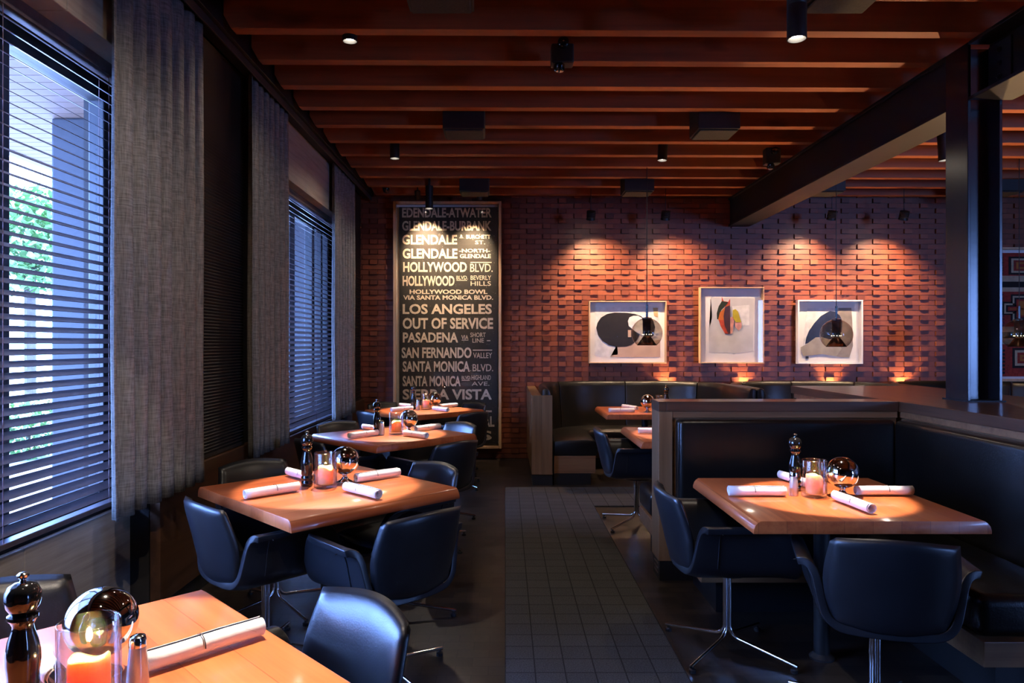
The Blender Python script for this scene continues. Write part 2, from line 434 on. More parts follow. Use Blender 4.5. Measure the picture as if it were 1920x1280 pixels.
def window(name, y0, y1, mull):
    r = bpy.data.objects.new(name, None); COL.objects.link(r); r['kind'] = 'structure'
    fb = []
    X0, X1 = -2.14, -2.06
    fb += [((X0, y0, ZS-.02), (X1, y1, ZS+.05)), ((X0, y0, ZL-.12), (X1, y1, ZL+.05)), ((X0, y0, ZS), (X1, y0+.06, ZL)), ((X0, y1-.06, ZS), (X1, y1, ZL))]
    for m, wd in mull: fb.append(((X0, m-wd/2, ZS+.05), (X1, m+wd/2, ZL-.12)))
    obj('window_frame', boxes(fb), M_WINFRAME, r, bev=.005)
    ys = [y0+.06] + [m for m, _ in mull] + [y1-.06]
    for a, b in zip(ys, ys[1:]):
        obj('window_pane', box((-2.103, a, ZS+.05), (-2.097, b, ZL-.12)), M_PANE, r)
    obj('window_sill', box((-2.06, y0, ZS-.02), (-1.995 if y0 < 3 else -1.965, y1, ZS-.015)), M_WINFRAME, r)
    return r
window('window_1', W1[0], W1[1], [(2.83, .11), (1.85, .11)])
window('window_2', W2[0], W2[1], [(6.72, .15), (7.45, .10), (7.80, .06)])

# ------------------------------------------------------------------ outside
struct('street', box((-40, -20, -.22), (-2.2, 60, -.12)), M_STREET)
struct('canopy', boxes([((-5.0, -6+.14*k, 3.42), (-2.22, -6+.14*k+.13, 3.55)) for k in range(150)] + [((-5.1, -6, 3.40), (-5.0, 15, 3.75)), ((-5.1, -6, 3.56), (-2.22, 15, 3.75))]), M_SOFFIT)
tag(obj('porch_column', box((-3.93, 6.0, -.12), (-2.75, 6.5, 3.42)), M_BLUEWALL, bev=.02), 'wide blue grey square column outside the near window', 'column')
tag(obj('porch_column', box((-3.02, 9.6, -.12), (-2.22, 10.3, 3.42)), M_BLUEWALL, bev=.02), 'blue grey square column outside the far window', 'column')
def foliage(n, rx, ry, rz, s):
    bm = bmesh.new()
    for _ in range(n):
        while True:
            p = Vector((random.uniform(-1, 1), random.uniform(-1, 1), random.uniform(-1, 1)))
            if .25 < p.length < 1: break
        c = Vector((p.x*rx, p.y*ry, p.z*rz))
        R = Matrix.Rotation(random.uniform(0, 6.28), 3, 'Z') @ Matrix.Rotation(random.uniform(-1, 1), 3, 'X')
        q = s*random.uniform(.7, 1.3)
        vs = [bm.verts.new(c + R @ Vector(t)) for t in ((-q*.45, 0, 0), (0, -q, .12*q), (q*.45, 0, 0), (0, q, .12*q))]
        bm.faces.new(vs)
    return bm
def tree(x, y, zc, r, h, label, n=2600):
    t = thing('street_tree', label, 'tree', (x, y, -.12))
    obj('trunk', tube([(0, 0, 0), (.05, 0, h*.3), (0, .05, zc)], .12, 8), M_BARK, t)
    f = obj('foliage', foliage(n, r, r, h, .16), M_LEAF, t); f.location = (0, 0, zc)
tree(-11.0, 16.0, 3.95, 1.7, 1.25, 'leafy green street tree seen through the near window blind')
tree(-7.4, 21, 4.4, 1.7, 2.6, 'leafy green street tree seen past the far window column')
def shrub(x, y, r, label):
    t = thing('garden_shrub', label, 'shrub', (x, y, -.12))
    obj('stem', tube([(0, 0, 0), (0, 0, r)], .03, 6), M_BARK, t)
    f = obj('foliage', foliage(900, r*1.4, r*1.4, r, .07), M_LEAF, t); f.location = (0, 0, r*.95)
shrub(-6.6, 9.6, .42, 'low green shrub outside the near window beyond the pavement')
shrub(-4.4, 12.6, .55, 'low green shrub outside the far window beside the column')

# ------------------------------------------------------------------ blinds, curtains, shades
def blind(y0, y1, xc, label):
    t = thing('venetian_blind', label, 'blind', (xc, (y0+y1)/2, ZL))
    hl = (y1-y0)/2
    obj('headrail', box((-.03, -hl, -.06), (.03, hl, 0)), M_SLAT, t, bev=.003)
    bm = bmesh.new(); zt = -.09; n = int((ZL-ZS-.11)/.046); pt = (ZL-ZS-.108)/n; tl = math.radians(28)
    for k in range(n):
        z = zt - k*pt
        M = Matrix.Translation((0, 0, z)) @ Matrix.Rotation(tl, 4, 'Y')
        # the room-side edge hangs low, the glass-side edge is lifted
        add_box(bm, (-.025, -hl, -.0013), (.025, hl, .0013), M)
    obj('slats', bm, M_SLAT, t)
    zb = zt - n*pt
    obj('bottom_rail', box((-.027, -hl, zb-.012), (.027, hl, zb+.012)), M_SLAT, t, bev=.003)
    bm = bmesh.new(); m = max(2, int((y1-y0)/.85))
    for k in range(m+1):
        y = -hl+.22 + k*(2*hl-.44)/m
        for x in (-.024, .024): add_tube(bm, [(x, y, 0), (x, y, zb)], .0016, 5)
    obj('ladder_cords', bm, M_CORD, t)
blind(W1[0]+.02, W1[1]-.02, -1.955, 'wide dark venetian blind half open over the near window')
blind(W2[0]+.02, W2[1]-.02, -1.915, 'dark venetian blind half open over the far window')

def curtain(y0, y1, n, label, seed, xc=-1.745):
    rnd = random.Random(seed)
    bm = bmesh.new(); cols = n*12; rows = 26
    z0, z1 = .675, 3.305
    ph = [rnd.uniform(-.5, .5) for _ in range(n+2)]; am = [rnd.uniform(.75, 1.15) for _ in range(n+2)]
    grid = []
    for j in range(rows+1):
        q = j/rows; z = z1+(z0-z1)*q; row = []
        for i in range(cols+1):
            u = i/cols*n; k = int(min(u, n-1e-6)); f = u-k
            a = (am[k]*(1-f)+am[k+1]*f)
            x = xc + (.027)*a*(.75+.35*q)*math.cos(2*PI*u + .5*q*ph[k]) + .006*math.sin(7*q+u*1.7)*q
            y = y0+(y1-y0)*(i/cols) + .018*math.sin(4*PI*u)*.5 + .012*q*ph[k]*math.sin(PI*f)
            row.append(bm.verts.new((x, y, z)))
        grid.append(row)
    for a, b in zip(grid, grid[1:]):
        for i in range(cols): bm.faces.new((a[i], a[i+1], b[i+1], b[i]))
    o = obj('curtain', bm, M_CURTAIN)
    md = o.modifiers.new('s', 'SOLIDIFY'); md.thickness = .004
    dg = bpy.context.evaluated_depsgraph_get(); me = bpy.data.meshes.new_from_object(o.evaluated_get(dg)); o.modifiers.clear(); o.data = me
    me.polygons.foreach_set('use_smooth', [True]*len(me.polygons))
    # origin at the curtain's own middle
    c = Vector((xc, (y0+y1)/2, z1)); me.transform(Matrix.Translation(-c)); o.location = c
    tag(o, label, 'curtain')
curtain(3.06, 3.96, 7, 'grey linen curtain in loose pleats beside the near window', 1)
curtain(4.72, 5.50, 7, 'grey pleated curtain between the ribbed dark shade and far window', 2)
curtain(7.02, 7.95, 7, 'grey pleated curtain past the far window near the brick corner', 3)

def shade(y0, y1, label):
    t = thing('ribbed_shade', label, 'shade', (-1.835, (y0+y1)/2, 3.33))
    hl = (y1-y0)/2; prof = []
    z = 0; k = 0
    bm = bmesh.new(); p = .020; n = int((3.33-.765)/p); prev = None
    for k in range(n*2+1):
        zz = -k*p/2; xx = .010 if k % 2 else -.004
        cur = [bm.verts.new((xx, -hl, zz)), bm.verts.new((xx, hl, zz))]
        if prev: bm.faces.new((prev[0], prev[1], cur[1], cur[0]))
        prev = cur
    obj('ribbed_cloth', bm, M_SHADE, t)
    obj('bottom_bar', box((-.012, -hl, -2.565), (.014, hl, -2.545)), M_SHADE, t)
shade(3.80, 4.84, 'dark finely ribbed shade hanging between the two nearer curtains')
shade(7.86, 8.80, 'dark finely ribbed shade at the far end beside the brick')

t = thing('curtain_rail', 'long dark curtain rail running along the window wall', 'rail', (-1.70, 3.1, 3.28))
obj('fascia', box((-.006, -5.6, -.002), (.006, 5.70, .05)), simple('rail_bronze', (.045, .036, .032), .4), t, bev=.002)
obj('channel', box((-.10, -5.6, .03), (-.008, 5.70, .05)), M_STEEL, t)

# ------------------------------------------------------------------ steel beam and column
def i_beam(bm, x0, x1, z0, z1, y0, y1, tf=.022, tw=.014):
    add_box(bm, (x0, y0, z0), (x1, y1, z0+tf)); add_box(bm, (x0, y0, z1-tf), (x1, y1, z1)); xm = (x0+x1)/2
    add_box(bm, (xm-tw/2, y0, z0+tf), (xm+tw/2, y1, z1-tf))
t = thing('steel_beam', 'black steel girder running from the column to the brick wall', 'beam', (0, 0, 0))
bm = bmesh.new(); add_box(bm, (2.84, 4.47, 2.955), (3.11, WALL-.04, 2.98)); add_box(bm, (2.84, 4.47, 3.29), (3.11, WALL-.04, 3.316)); add_box(bm, (2.86, 4.47, 2.98), (2.95, WALL-.04, 3.29))
obj('girder', bm, M_STEEL, t, bev=.004)
t = thing('steel_beam', 'black steel girder running from the column over the near bench', 'beam', (0, 0, 0))
bm = bmesh.new(); i_beam(bm, 2.84, 3.11, 2.955, 3.316, -2.5, 4.25)
obj('girder', bm, M_STEEL, t, bev=.004)
obj('splice_plate', box((2.955, 4.05, 3.0), (2.967, 4.24, 3.27)), M_STEEL, t, bev=.003)
for k in range(3):
    obj('bolt', lathe([(.016, 0), (.016, .012), (.009, .02)], 6, Matrix.Translation((2.955, 4.14, 3.06+.08*k)) @ Matrix.Rotation(-PI/2, 4, 'Y')), M_STEEL, t)
t = thing('steel_column', 'black steel wide flange column standing on the booth partition', 'column', (2.945, 4.36, 1.112))
obj('shaft', boxes([((-.107, -.107, 0), (-.087, .107, 2.2)), ((.087, -.107, 0), (.107, .107, 2.2)), ((-.087, -.008, 0), (.087, .008, 2.2))]), M_COLUMN, t, bev=.003)
obj('base_plate', box((-.12, -.12, -.006), (.12, .12, 0.003)), M_STEEL, t)

# ------------------------------------------------------------------ lamps on the ceiling
def cylinder_lamp(px, d, zb, ln, tgt, power, angle, label, tilt=(0, 0), r=.045, blend=.2, spill=7):
    x = (px-VX)*d/F
    t = thing('spotlight', label, 'spotlight', (x, d, zb+ln), 0, 'black cylinder spotlights')
    R = Matrix.Rotation(tilt[0], 4, 'X') @ Matrix.Rotation(tilt[1], 4, 'Y')
    obj('housing', lathe([(.012, -.03), (r, -.035), (r, -ln*.55), (r*.97, -ln*.555), (r, -ln*.56), (r, -ln), (r*.9, -ln), (r*.82, -ln+.03), (0, -ln+.03)], 28, R), M_BLACK, t, True)
    obj('lens', lathe([(r*.78, -ln+.032), (r*.6, -ln+.018), (0, -ln+.014)], 24, R), M_BULB, t, True)
    zt = 3.64
    obj('stem', box((-.012, -.012, -.04), (.012, .012, max(.01, zt-(zb+ln)))), M_BLACK, t)
    tip = R @ Vector((0, 0, -ln-.004))
    spot(t, tip, Vector(tgt)-Vector((x, d, zb+ln)), power, angle, blend)
    spot(t, tip+Vector((0, 0, -.01)), tip+Vector((0, 0, -1)), spill, 165, .6)
    return t
cylinder_lamp(655, 4.18, 3.29, .30, (-.88, 3.47, .75), 330, 20, 'black cylinder spotlight nearest above the left row of tables', (.05, 0))
cylinder_lamp(1494, 3.30, 2.91, .36, (1.47, 3.22, .75), 300, 21, 'black cylinder spotlight hanging above the near right table')
cylinder_lamp(740, 6.5, 3.20, .36, (-.88, 5.5, .75), 420, 18, 'black cylinder spotlight left of the middle ceiling speaker', (.02, 0))
cylinder_lamp(1246, 6.5, 3.18, .38, (1.46, 5.5, .75), 330, 20, 'tilted black cylinder spotlight left of the ceiling speaker over the middle table', (0, .06))
cylinder_lamp(805, 8.1, 3.04, .30, (-.87, 7.54, .75), 300, 24, 'black cylinder spotlight hanging in front of the lettered sign', (-.03, 0))
cylinder_lamp(1766, 6.2, 3.10, .34, (3.6, 6.4, .75), 200, 24, 'black cylinder spotlight half hidden behind the steel column', (0, -.06))
cylinder_lamp(947-.88*F/2.2, 2.2, 3.2, .34, (-.86, 1.38, .75), 330, 26, 'black cylinder spotlight above the nearest left table', (.05, 0), spill=22)

cylinder_lamp(947-.5*F/.7, .7, 3.2, .34, (-1.96, 2.5, .45), 40, 40, 'black cylinder spotlight nearest the window wall, above the front edge')

def speaker(px, d, label, z0=3.18):
    x = (px-VX)*d/F
    t = thing('ceiling_speaker', label, 'speaker', (x, d+.14, z0))
    obj('cabinet', box((-.168, -.14, .012), (.168, .14, .46)), M_BLACK, t, bev=.004)
    obj('grille', box((-.155, -.128, -.004), (.155, .128, .012)), M_GRILLE, t, bev=.008)
speaker(869, 5.57, 'black ceiling speaker right of a cylinder spotlight, above the sign')
speaker(1349, 5.57, 'black ceiling speaker between joists right of the tilted spotlight')
speaker(889, 7.82, 'small black ceiling speaker just above the lettered sign')
speaker(1199, 7.82, 'black ceiling speaker above the left framed picture near the brick wall')
speaker(1558, 7.82, 'black ceiling speaker partly hidden behind the girder end')
speaker(1895, 7.82, 'black ceiling speaker right of the steel column')
speaker(819, 3.34, 'black ceiling speaker cut by the top of the picture, left one')
speaker(1610, 3.34, 'black ceiling speaker cut by the top of the picture, right one')

def emergency(px, py, d, label):
    p = P(px, py, d)
    t = thing('emergency_light', label, 'emergency light', p)
    obj('case', box((-.07, -.05, -.09), (.07, .05, JB-p.z)), M_BLACK, t, bev=.01)
    for q, (x, y, z) in enumerate(((.0, -.075, .02), (-.02, -.03, -.115))):
        h = obj('lamp_head', lathe([(.018, .03), (.033, .02), (.036, -.01), (.03, -.02)], 20, Matrix.Translation((x, y, z)) @ Matrix.Rotation(PI/2 if q == 0 else .3, 4, 'X')), M_BLACKGLOSS, t, True)
        obj('reflector', lathe([(.027, 0), (.02, .006), (0, .01)], 20, Matrix.Translation((x, y-.021 if q == 0 else y, z if q == 0 else z-.021)) @ Matrix.Rotation(PI/2 if q == 0 else PI, 4, 'X')), M_CHROME, h, True)
emergency(1054, 96, 4.33, 'twin head emergency light hanging from the near joists')
emergency(1447, 291, 6.60, 'twin head emergency light beside the steel girder')
t = thing('dome_camera', 'tiny dark dome camera at the joist end over the brick corner', 'camera', P(724, 356, 8.45))
obj('mount', lathe([(.05, .02), (.05, .08), (.02, .10), (.02, .30)], 20), M_BLACK, t, True)
obj('dome', lathe([(.045, .02), (.043, 0), (.03, -.03), (0, -.042)], 20), M_BLACKGLOSS, t, True)

for fx, fy, en, where in ((4.3, 6.35, 150, 'before the second curved booth'), (5.0, 4.7, 75, 'nearest the steel column'), (5.5, 6.4, 90, 'before the third curved booth')):  # added lights, hidden by the partition, to brighten the joist undersides
    t = thing('added_uplight', 'added unseen floor uplight beyond the spine partition, ' + where, 'added light', (fx, fy, 0), 0, 'added floor uplights')
    obj('can', lathe([(.07, 0), (.07, .16), (.062, .16), (.055, .12), (0, .12)], 24), M_BLACK, t, True)
    spot(t, (0, 0, .17), (-.18, -.42, 1), en, 112, .8, (1, .60, .30))

def wall_washer(px, d, tgt, power, label):
    x = (px-VX)*d/F; z = 3.0
    t = thing('wall_washer', label, 'wall light', (x, d, z), 0, 'small wall lights above the pictures')
    obj('cord', tube([(0, 0, .03), (0, 0, JB-z)], .004, 6), M_BLACK, t)
    R = Matrix.Rotation(.45, 4, 'X')
    prof = [(.03, .055)]
    for k in range(5): prof += [(.055, .05-.016*k), (.048, .044-.016*k)]
    prof += [(.055, -.05), (.047, -.05), (.04, -.03), (0, -.03)]
    obj('housing', lathe(prof, 24, R), M_BLACK, t, True)
    obj('lens', lathe([(.038, -.03), (.03, -.042), (0, -.044)], 20, R), M_BULB, t, True)
    spot(t, R @ Vector((0, 0, -.055)), Vector(tgt)-Vector((x, d, z)), power, 105, 1.0, (1, .68, .42))
    return t
wall_washer(1108, 8.3, (1.25, WALL, 1.8), 88, 'small black wall light on a cord above the left picture')
wall_washer(1248, 8.3, (2.3, WALL, 1.75), 84, 'small black wall light on a cord between the left and middle pictures')
wall_washer(1560, 8.3, (3.7, WALL, 1.8), 88, 'small black wall light on a cord above the right picture')
wall_washer(1695, 8.3, (4.75, WALL, 1.8), 84, 'small black wall light on a cord left of the steel column')

# ------------------------------------------------------------------ globe pendants
def pendant(px, d, zc, label):
    x = (px-VX)*d/F
    t = thing('globe_pendant', label, 'pendant lamp', (x, d, zc))
    R = .162; prof = []
    a0, a1 = math.radians(-50), math.radians(76)
    for k in range(25):
        a = a0+(a1-a0)*k/24; prof.append((R*math.cos(a), R*math.sin(a)))
    for k in range(24, -1, -1):
        a = a0+(a1-a0)*k/24; prof.append(((R-.004)*math.cos(a), (R-.004)*math.sin(a)))
    prof.append(prof[0])
    obj('glass_globe', lathe(prof, 48, None, False), M_SMOKE, t, 'all')
    obj('socket', lathe([(.012, .30), (.012, .17), (.05, .162), (.052, .15), (.045, .13), (.043, -.015), (.036, -.02)], 28), M_BLACKGLOSS, t, True)
    zb = R*math.sin(a0); rb = R*math.cos(a0)
    obj('cone_reflector', lathe([(.032, -.022), (rb*.97, zb), (rb*.97, zb-.004), (.028, -.028)], 36), simple('bronze_cone', (.05, .022, .013), .25, .7, .1), t, True)
    bl = bmesh.new()
    for k in range(10):
        a = 2*PI*k/10; add_lathe(bl, [(0, .004), (.0035, .0015), (.0035, -.0015), (0, -.004)], 8, Matrix.Translation((.047*math.cos(a), .047*math.sin(a), -.012)))
    obj('bulbs', bl, M_TINY, t)
    obj('cord', tube([(0, 0, .29), (0, 0, JB+.3-zc)], .004, 6), M_BLACK, t)
    d = bpy.data.lights.new('lamp_light', 'POINT'); d.energy = 8; d.color = (1, .62, .34); d.shadow_soft_size = .02
    o = bpy.data.objects.new('lamp_light', d); COL.objects.link(o); o.parent = t; o.location = (0, 0, -.06)
pendant(1213, 7.3, 1.575, 'smoked glass globe pendant in front of the left picture')
pendant(1568, 7.3, 1.56, 'smoked glass globe pendant in front of the right picture')
pendant(1911, 7.3, 1.56, 'smoked glass globe pendant in front of the woven rug')

# ------------------------------------------------------------------ lettered sign
def frame_bm(w_, h_, b, dep):
    """shadow-box frame in the local XZ plane; front face at y=-dep, back at y=0"""
    bm = bmesh.new()
    add_box(bm, (-w_/2, -dep, -h_/2), (-w_/2+b, 0, h_/2)); add_box(bm, (w_/2-b, -dep, -h_/2), (w_/2, 0, h_/2))
    add_box(bm, (-w_/2+b, -dep, h_/2-b), (w_/2-b, 0, h_/2)); add_box(bm, (-w_/2+b, -dep, -h_/2), (w_/2-b, 0, -h_/2+b))
    return bm
SD = 8.74                                      # distance of the canvas face
def to_wall(px, py, d): return (px-VX)*d/F, H-(py-VY)*d/F
x0, z1 = to_wall(737, 377, 8.72); x1, z0 = to_wall(940, 841, 8.72)
sx, sz = (x0+x1)/2, (z0+z1)/2
FB = WALL-.042
sign = thing('destination_sign', 'tall framed black sign of cream destination lettering on brick wall', 'sign', (sx, FB, sz))
obj('frame', frame_bm(x1-x0, z1-z0, .034, .10), M_FRAMEW, sign, bev=.004)
m, nt, b = new_mat('worn_black_canvas')
n = noise(nt, 3, 6, coords(nt), .65); n2 = noise(nt, 60, 3, coords(nt))
c1 = ramp(nt, n.outputs[0], [(.35, (.016, .014, .011)), (.6, (.030, .025, .018)), (.75, (.07, .055, .035))])
mx = nt.nodes.new('ShaderNodeMix'); mx.data_type = 'RGBA'
link(nt, ramp(nt, n2.outputs[0], [(.70, (0, 0, 0)), (.74, (.7, .7, .7))]), mx.inputs[0]); link(nt, c1, mx.inputs[6]); mx.inputs[7].default_value = (.35, .30, .22, 1)
link(nt, mx.outputs[2], b.inputs['Base Color']); b.inputs['Roughness'].default_value = .6
M_CANVAS = m
obj('backing', box((-(x1-x0)/2+.03, -.03, -(z1-z0)/2+.03), ((x1-x0)/2-.03, -.001, (z1-z0)/2-.03)), M_MAT, sign)
ca, cb = to_wall(748.5, 388, SD), to_wall(933, 832, SD)
yc = SD-FB
obj('canvas', box((ca[0]-sx, yc, cb[1]-sz), (cb[0]-sx, -.03, ca[1]-sz)), M_CANVAS, sign)
M_CREAM = simple('cream_lettering', (.62, .50, .36), .7, 0, .15, 25)
FONT = {}
def text_bm(bm, s, px0, px1, py0, py1, bold=.018):
    cu = bpy.data.curves.new('t', 'FONT'); cu.body = s; cu.offset = bold; cu.resolution_u = 3; cu.extrude = 0
    o = bpy.data.objects.new('t', cu); COL.objects.link(o)
    dg = bpy.context.evaluated_depsgraph_get(); me = o.evaluated_get(dg).to_mesh()
    vs = [v.co.copy() for v in me.vertices]; fs = [tuple(p.vertices) for p in me.polygons]
    o.evaluated_get(dg).to_mesh_clear(); bpy.data.objects.remove(o); bpy.data.curves.remove(cu)
    ax, az = to_wall(px0, py1, SD); bx_, bz = to_wall(px1, py0, SD)
    mnx, mxx = min(v.x for v in vs), max(v.x for v in vs); mny, mxy = min(v.y for v in vs), max(v.y for v in vs)
    V = [bm.verts.new((ax-sx+(v.x-mnx)/(mxx-mnx)*(bx_-ax), yc-.003, az-sz+(v.y-mny)/(mxy-mny)*(bz-az))) for v in vs]
    for f in fs:
        try: bm.faces.new([V[i] for i in f])
        except ValueError: pass
def rule_bm(bm, px0, px1, py0, py1):
    ax, az = to_wall(px0, py1, SD); bx_, bz = to_wall(px1, py0, SD)
    V = [bm.verts.new((x-sx, yc-.003, z-sz)) for x, z in ((ax, az), (bx_, az), (bx_, bz), (ax, bz))]; bm.faces.new(V)
LINES = [  # rows of words: (text, x0, x1, y0, y1) in sign pixels; the second list starts 220 px further down
 [('EDENDALE-ATWATER', 75, 970, 52, 148)], [('GLENDALE-BURBANK', 75, 968, 182, 280)],
 [('GLENDALE', 75, 625, 320, 418), ('&', 655, 680, 318, 343), ('_', 648, 686, 348, 353), ('BURCHETT', 715, 958, 320, 360), ('ST.', 805, 905, 378, 415)],
 [('GLENDALE', 80, 628, 458, 558), ('-NORTH-', 645, 955, 460, 498), ('GLENDALE', 652, 962, 512, 555)],
 [('HOLLYWOOD', 85, 722, 592, 693), ('_', 758, 970, 592, 601), ('BLVD.', 755, 980, 610, 692)],
 [('HOLLYWOOD', 80, 598, 730, 832), ('BLVD.', 618, 732, 730, 766), ('_', 618, 724, 772, 779), ('BEVERLY', 760, 965, 728, 772), ('HILLS', 760, 963, 785, 830)],
 [('HOLLYWOOD BOWL', 150, 928, 868, 912)], [('VIA SANTA MONICA BLVD.', 85, 985, 925, 970)],
 [('LOS ANGELES', 80, 972, 1012, 1113)], [('OUT OF SERVICE', 80, 985, 1150, 1262)],
 [('PASADENA', 82, 635, 1295, 1398), ('VIA', 668, 737, 1323, 1366), ('_', 670, 737, 1370, 1376), ('SHORT', 757, 910, 1298, 1343), ('LINE', 778, 893, 1355, 1398), ('_', 922, 957, 1374, 1383)],
 [('SAN FERNANDO', 70, 768, 1445, 1553), ('_', 782, 975, 1468, 1478), ('VALLEY', 785, 975, 1498, 1553)],
 [('SANTA MONICA', 80, 752, 1583, 1690), ('BLVD.', 780, 985, 1613, 1685)],
 [('SANTA MONICA', 80, 660, 1730, 1835), ('BLVD.', 670, 762, 1731, 1765), ('_', 670, 752, 1771, 1778), ('HIGHLAND', 770, 962, 1723, 1771), ('AVE.', 770, 948, 1788, 1828)],
 [('SIERRA VISTA', 80, 972, 1863, 1968)], [('L', 865, 972, 2001, 2093)], [('AL', 885, 998, 2133, 2238)], [('S', 850, 972, 2278, 2373)]]
for row in LINES:
    bm = bmesh.new()
    for s, a, b_, c, d in row:
        q = (740+a/5.335, 740+b_/5.335, 380+c/5.333, 380+d/5.333)
        if s == '_': rule_bm(bm, *q)
        else:
            thin = s in ('BLVD.', 'SHORT', 'LINE', 'VIA', 'VALLEY', 'AVE.', 'HIGHLAND', 'BEVERLY', 'HILLS', 'ST.')
            text_bm(bm, s, *q, bold=.008 if thin else .03)
    obj('lettering', bm, M_CREAM, sign)
obj('cover_glass', box((-(x1-x0)/2+.034, -.086, -(z1-z0)/2+.034), ((x1-x0)/2-.034, -.083, (z1-z0)/2-.034)), M_PICGLASS, sign)
# two small lamps on the joist that light the sign
def sign_lamp(px, tgt, label):
    d = 8.30; x = (px-VX)*d/F; z = 3.24
    t = thing('sign_lamp', label, 'wall light', (x, d, z))
    R = Matrix.Rotation(.35, 4, 'X')
    obj('bracket', box((-.008, -.008, .02), (.008, .008, JB+.2-z)), M_BLACK, t)
    obj('housing', lathe([(.02, .06), (.034, .055), (.034, -.05), (.028, -.05), (.025, -.03), (0, -.03)], 20, R), M_BLACK, t, True)
    obj('lens', lathe([(.024, -.03), (.016, -.038), (0, -.04)], 16, R), M_BULB, t, True)
    spot(t, R @ Vector((0, 0, -.055)), Vector(tgt)-Vector((x, d, z)), 120, 60, 1.0, (1, .72, .46))
sign_lamp(783, (-.95, WALL, 2.45), 'tiny black lamp over the left side of the lettered sign')
sign_lamp(899, (-.50, WALL, 2.30), 'tiny black lamp over the right side of the lettered sign')

# ------------------------------------------------------------------ framed pictures
def picture(px0, px1, py0, py1, label, mat, b=.014, dep=.07):
    d = FB-dep
    x0, z1 = to_wall(px0, py0, d); x1, z0 = to_wall(px1, py1, d)
    t = thing('framed_picture', label, 'picture', ((x0+x1)/2, FB, (z0+z1)/2))
    W_, H_ = x1-x0, z1-z0
    obj('frame', frame_bm(W_, H_, b, dep), mat, t, bev=.003)
    obj('mount', box((-W_/2+b, -.012, -H_/2+b), (W_/2-b, -.001, H_/2-b)), M_MAT, t)
    obj('cover_glass', box((-W_/2+b, -dep+.008, -H_/2+b), (W_/2-b, -dep+.011, H_/2-b)), M_PICGLASS, t)
    return t, W_, H_
def patch(t, name, pts, mat, lay):
    """paper piece; pts in fractions of the picture (0..1 from the upper left)"""
    root, W_, H_ = t
    M = Matrix(((1, 0, 0, 0), (0, 0, -1, -.012-.0025*lay), (0, 1, 0, 0), (0, 0, 0, 1)))
    bm = bmesh.new(); add_prism(bm, [((u-.5)*W_, (.5-v)*H_) for u, v in pts][::-1], M, .0022)
    bmesh.ops.triangulate(bm, faces=bm.faces[:])
    obj(name, bm, mat, root)
def ell(cx, cy, rx, ry, rot=0, a0=0, a1=360, n=40):
    out = []
    for k in range(n + (0 if a1-a0 == 360 else 1)):
        a = math.radians(a0+(a1-a0)*k/n); x, y = rx*math.cos(a), ry*math.sin(a); c, s = math.cos(rot), math.sin(rot)
        out.append((cx+x*c-y*s, cy+x*s+y*c))
    return out
pa = picture(1104.5, 1250, 564, 681, 'pale framed collage with one large black oval', M_FRAMEW)
I_PAPER = ink('collage_paper', (.82, .81, .79)); I_BLK = ink('collage_black', (.022, .018, .018), .5); I_TAN = ink('collage_tan', (.62, .42, .32), .8, .12, 5); I_KRAFT = ink('collage_kraft', (.60, .40, .20))
patch(pa, 'paper', [(.08, .10), (.92, .08), (.92, .90), (.28, .92), (.08, .87)], I_PAPER, 0)
patch(pa, 'tan_paper', [(.37, .70), (.93, .62), (.93, .90), (.28, .90), (.30, .87), (.38, .86)], I_TAN, 1)
patch(pa, 'kraft_strip', [(.835, .105), (.90, .105), (.90, .26), (.85, .24)], I_KRAFT, 1)
patch(pa, 'black_oval', [(.10, .43), (.115, .35), (.16, .265), (.24, .205), (.34, .183), (.50, .187), (.60, .205), (.68, .24), (.73, .30), (.75, .36), (.70, .45), (.66, .55), (.62, .64), (.56, .70), (.49, .73), (.38, .735), (.27, .71), (.18, .64), (.125, .55)], I_BLK, 2)
patch(pa, 'white_shape', [(.51, .32), (.53, .26), (.58, .235), (.64, .235), (.70, .275), (.73, .32), (.80, .42), (.86, .40), (.90, .36), (.92, .50), (.80, .62), (.62, .50), (.56, .44), (.52, .40)], I_PAPER, 3)
patch(pa, 'black_shape', [(.73, .34), (.81, .26), (.84, .32), (.86, .42), (.84, .56), (.75, .60), (.70, .50)], I_BLK, 4)
patch(pa, 'tan_shape', [(.51, .465), (.55, .465), (.55, .58), (.51, .58)], I_TAN, 4)
pb = picture(1312.5, 1433, 538, 681, 'taller middle framed collage with red, black and yellow petal shapes', M_FRAMEW)
I_RED = ink('collage_red', (.55, .07, .03), .6, .3, 20); I_PINK = ink('collage_pink', (.70, .33, .28), .7, .25, 20); I_YEL = ink('collage_yellow', (.52, .42, .03)); I_GRN = ink('collage_green', (.02, .03, .018)); I_GREY = ink('collage_grey', (.66, .65, .65), .8, .1, 6); I_OR = ink('collage_orange', (.62, .17, .03)); I_PLUM = ink('collage_plum', (.07, .025, .03), .5)
patch(pb, 'grey_paper', [(.19, .13), (.86, .14), (.88, .17), (.85, .55), (.85, .84), (.58, .87), (.55, .885), (.50, .86), (.16, .86), (.16, .55), (.21, .40)], I_GREY, 0)
patch(pb, 'pale_corner', [(.52, .25), (.79, .23), (.79, .50), (.60, .50)], I_PAPER, 1)
patch(pb, 'red_tip', [(.36, .12), (.39, .18), (.46, .19), (.49, .15), (.49, .24), (.42, .26), (.36, .20)], I_RED, 1)
patch(pb, 'dark_petal', [(.36, .18), (.46, .195), (.42, .24), (.35, .30), (.31, .42), (.285, .42), (.28, .34), (.31, .25)], I_GRN, 2)
patch(pb, 'orange_petal', [(.47, .22), (.40, .27), (.33, .33), (.30, .43), (.40, .43), (.44, .30)], I_OR, 3)
patch(pb, 'red_petal', [(.31, .43), (.39, .43), (.42, .52), (.46, .61), (.41, .61), (.34, .51)], I_RED, 3)
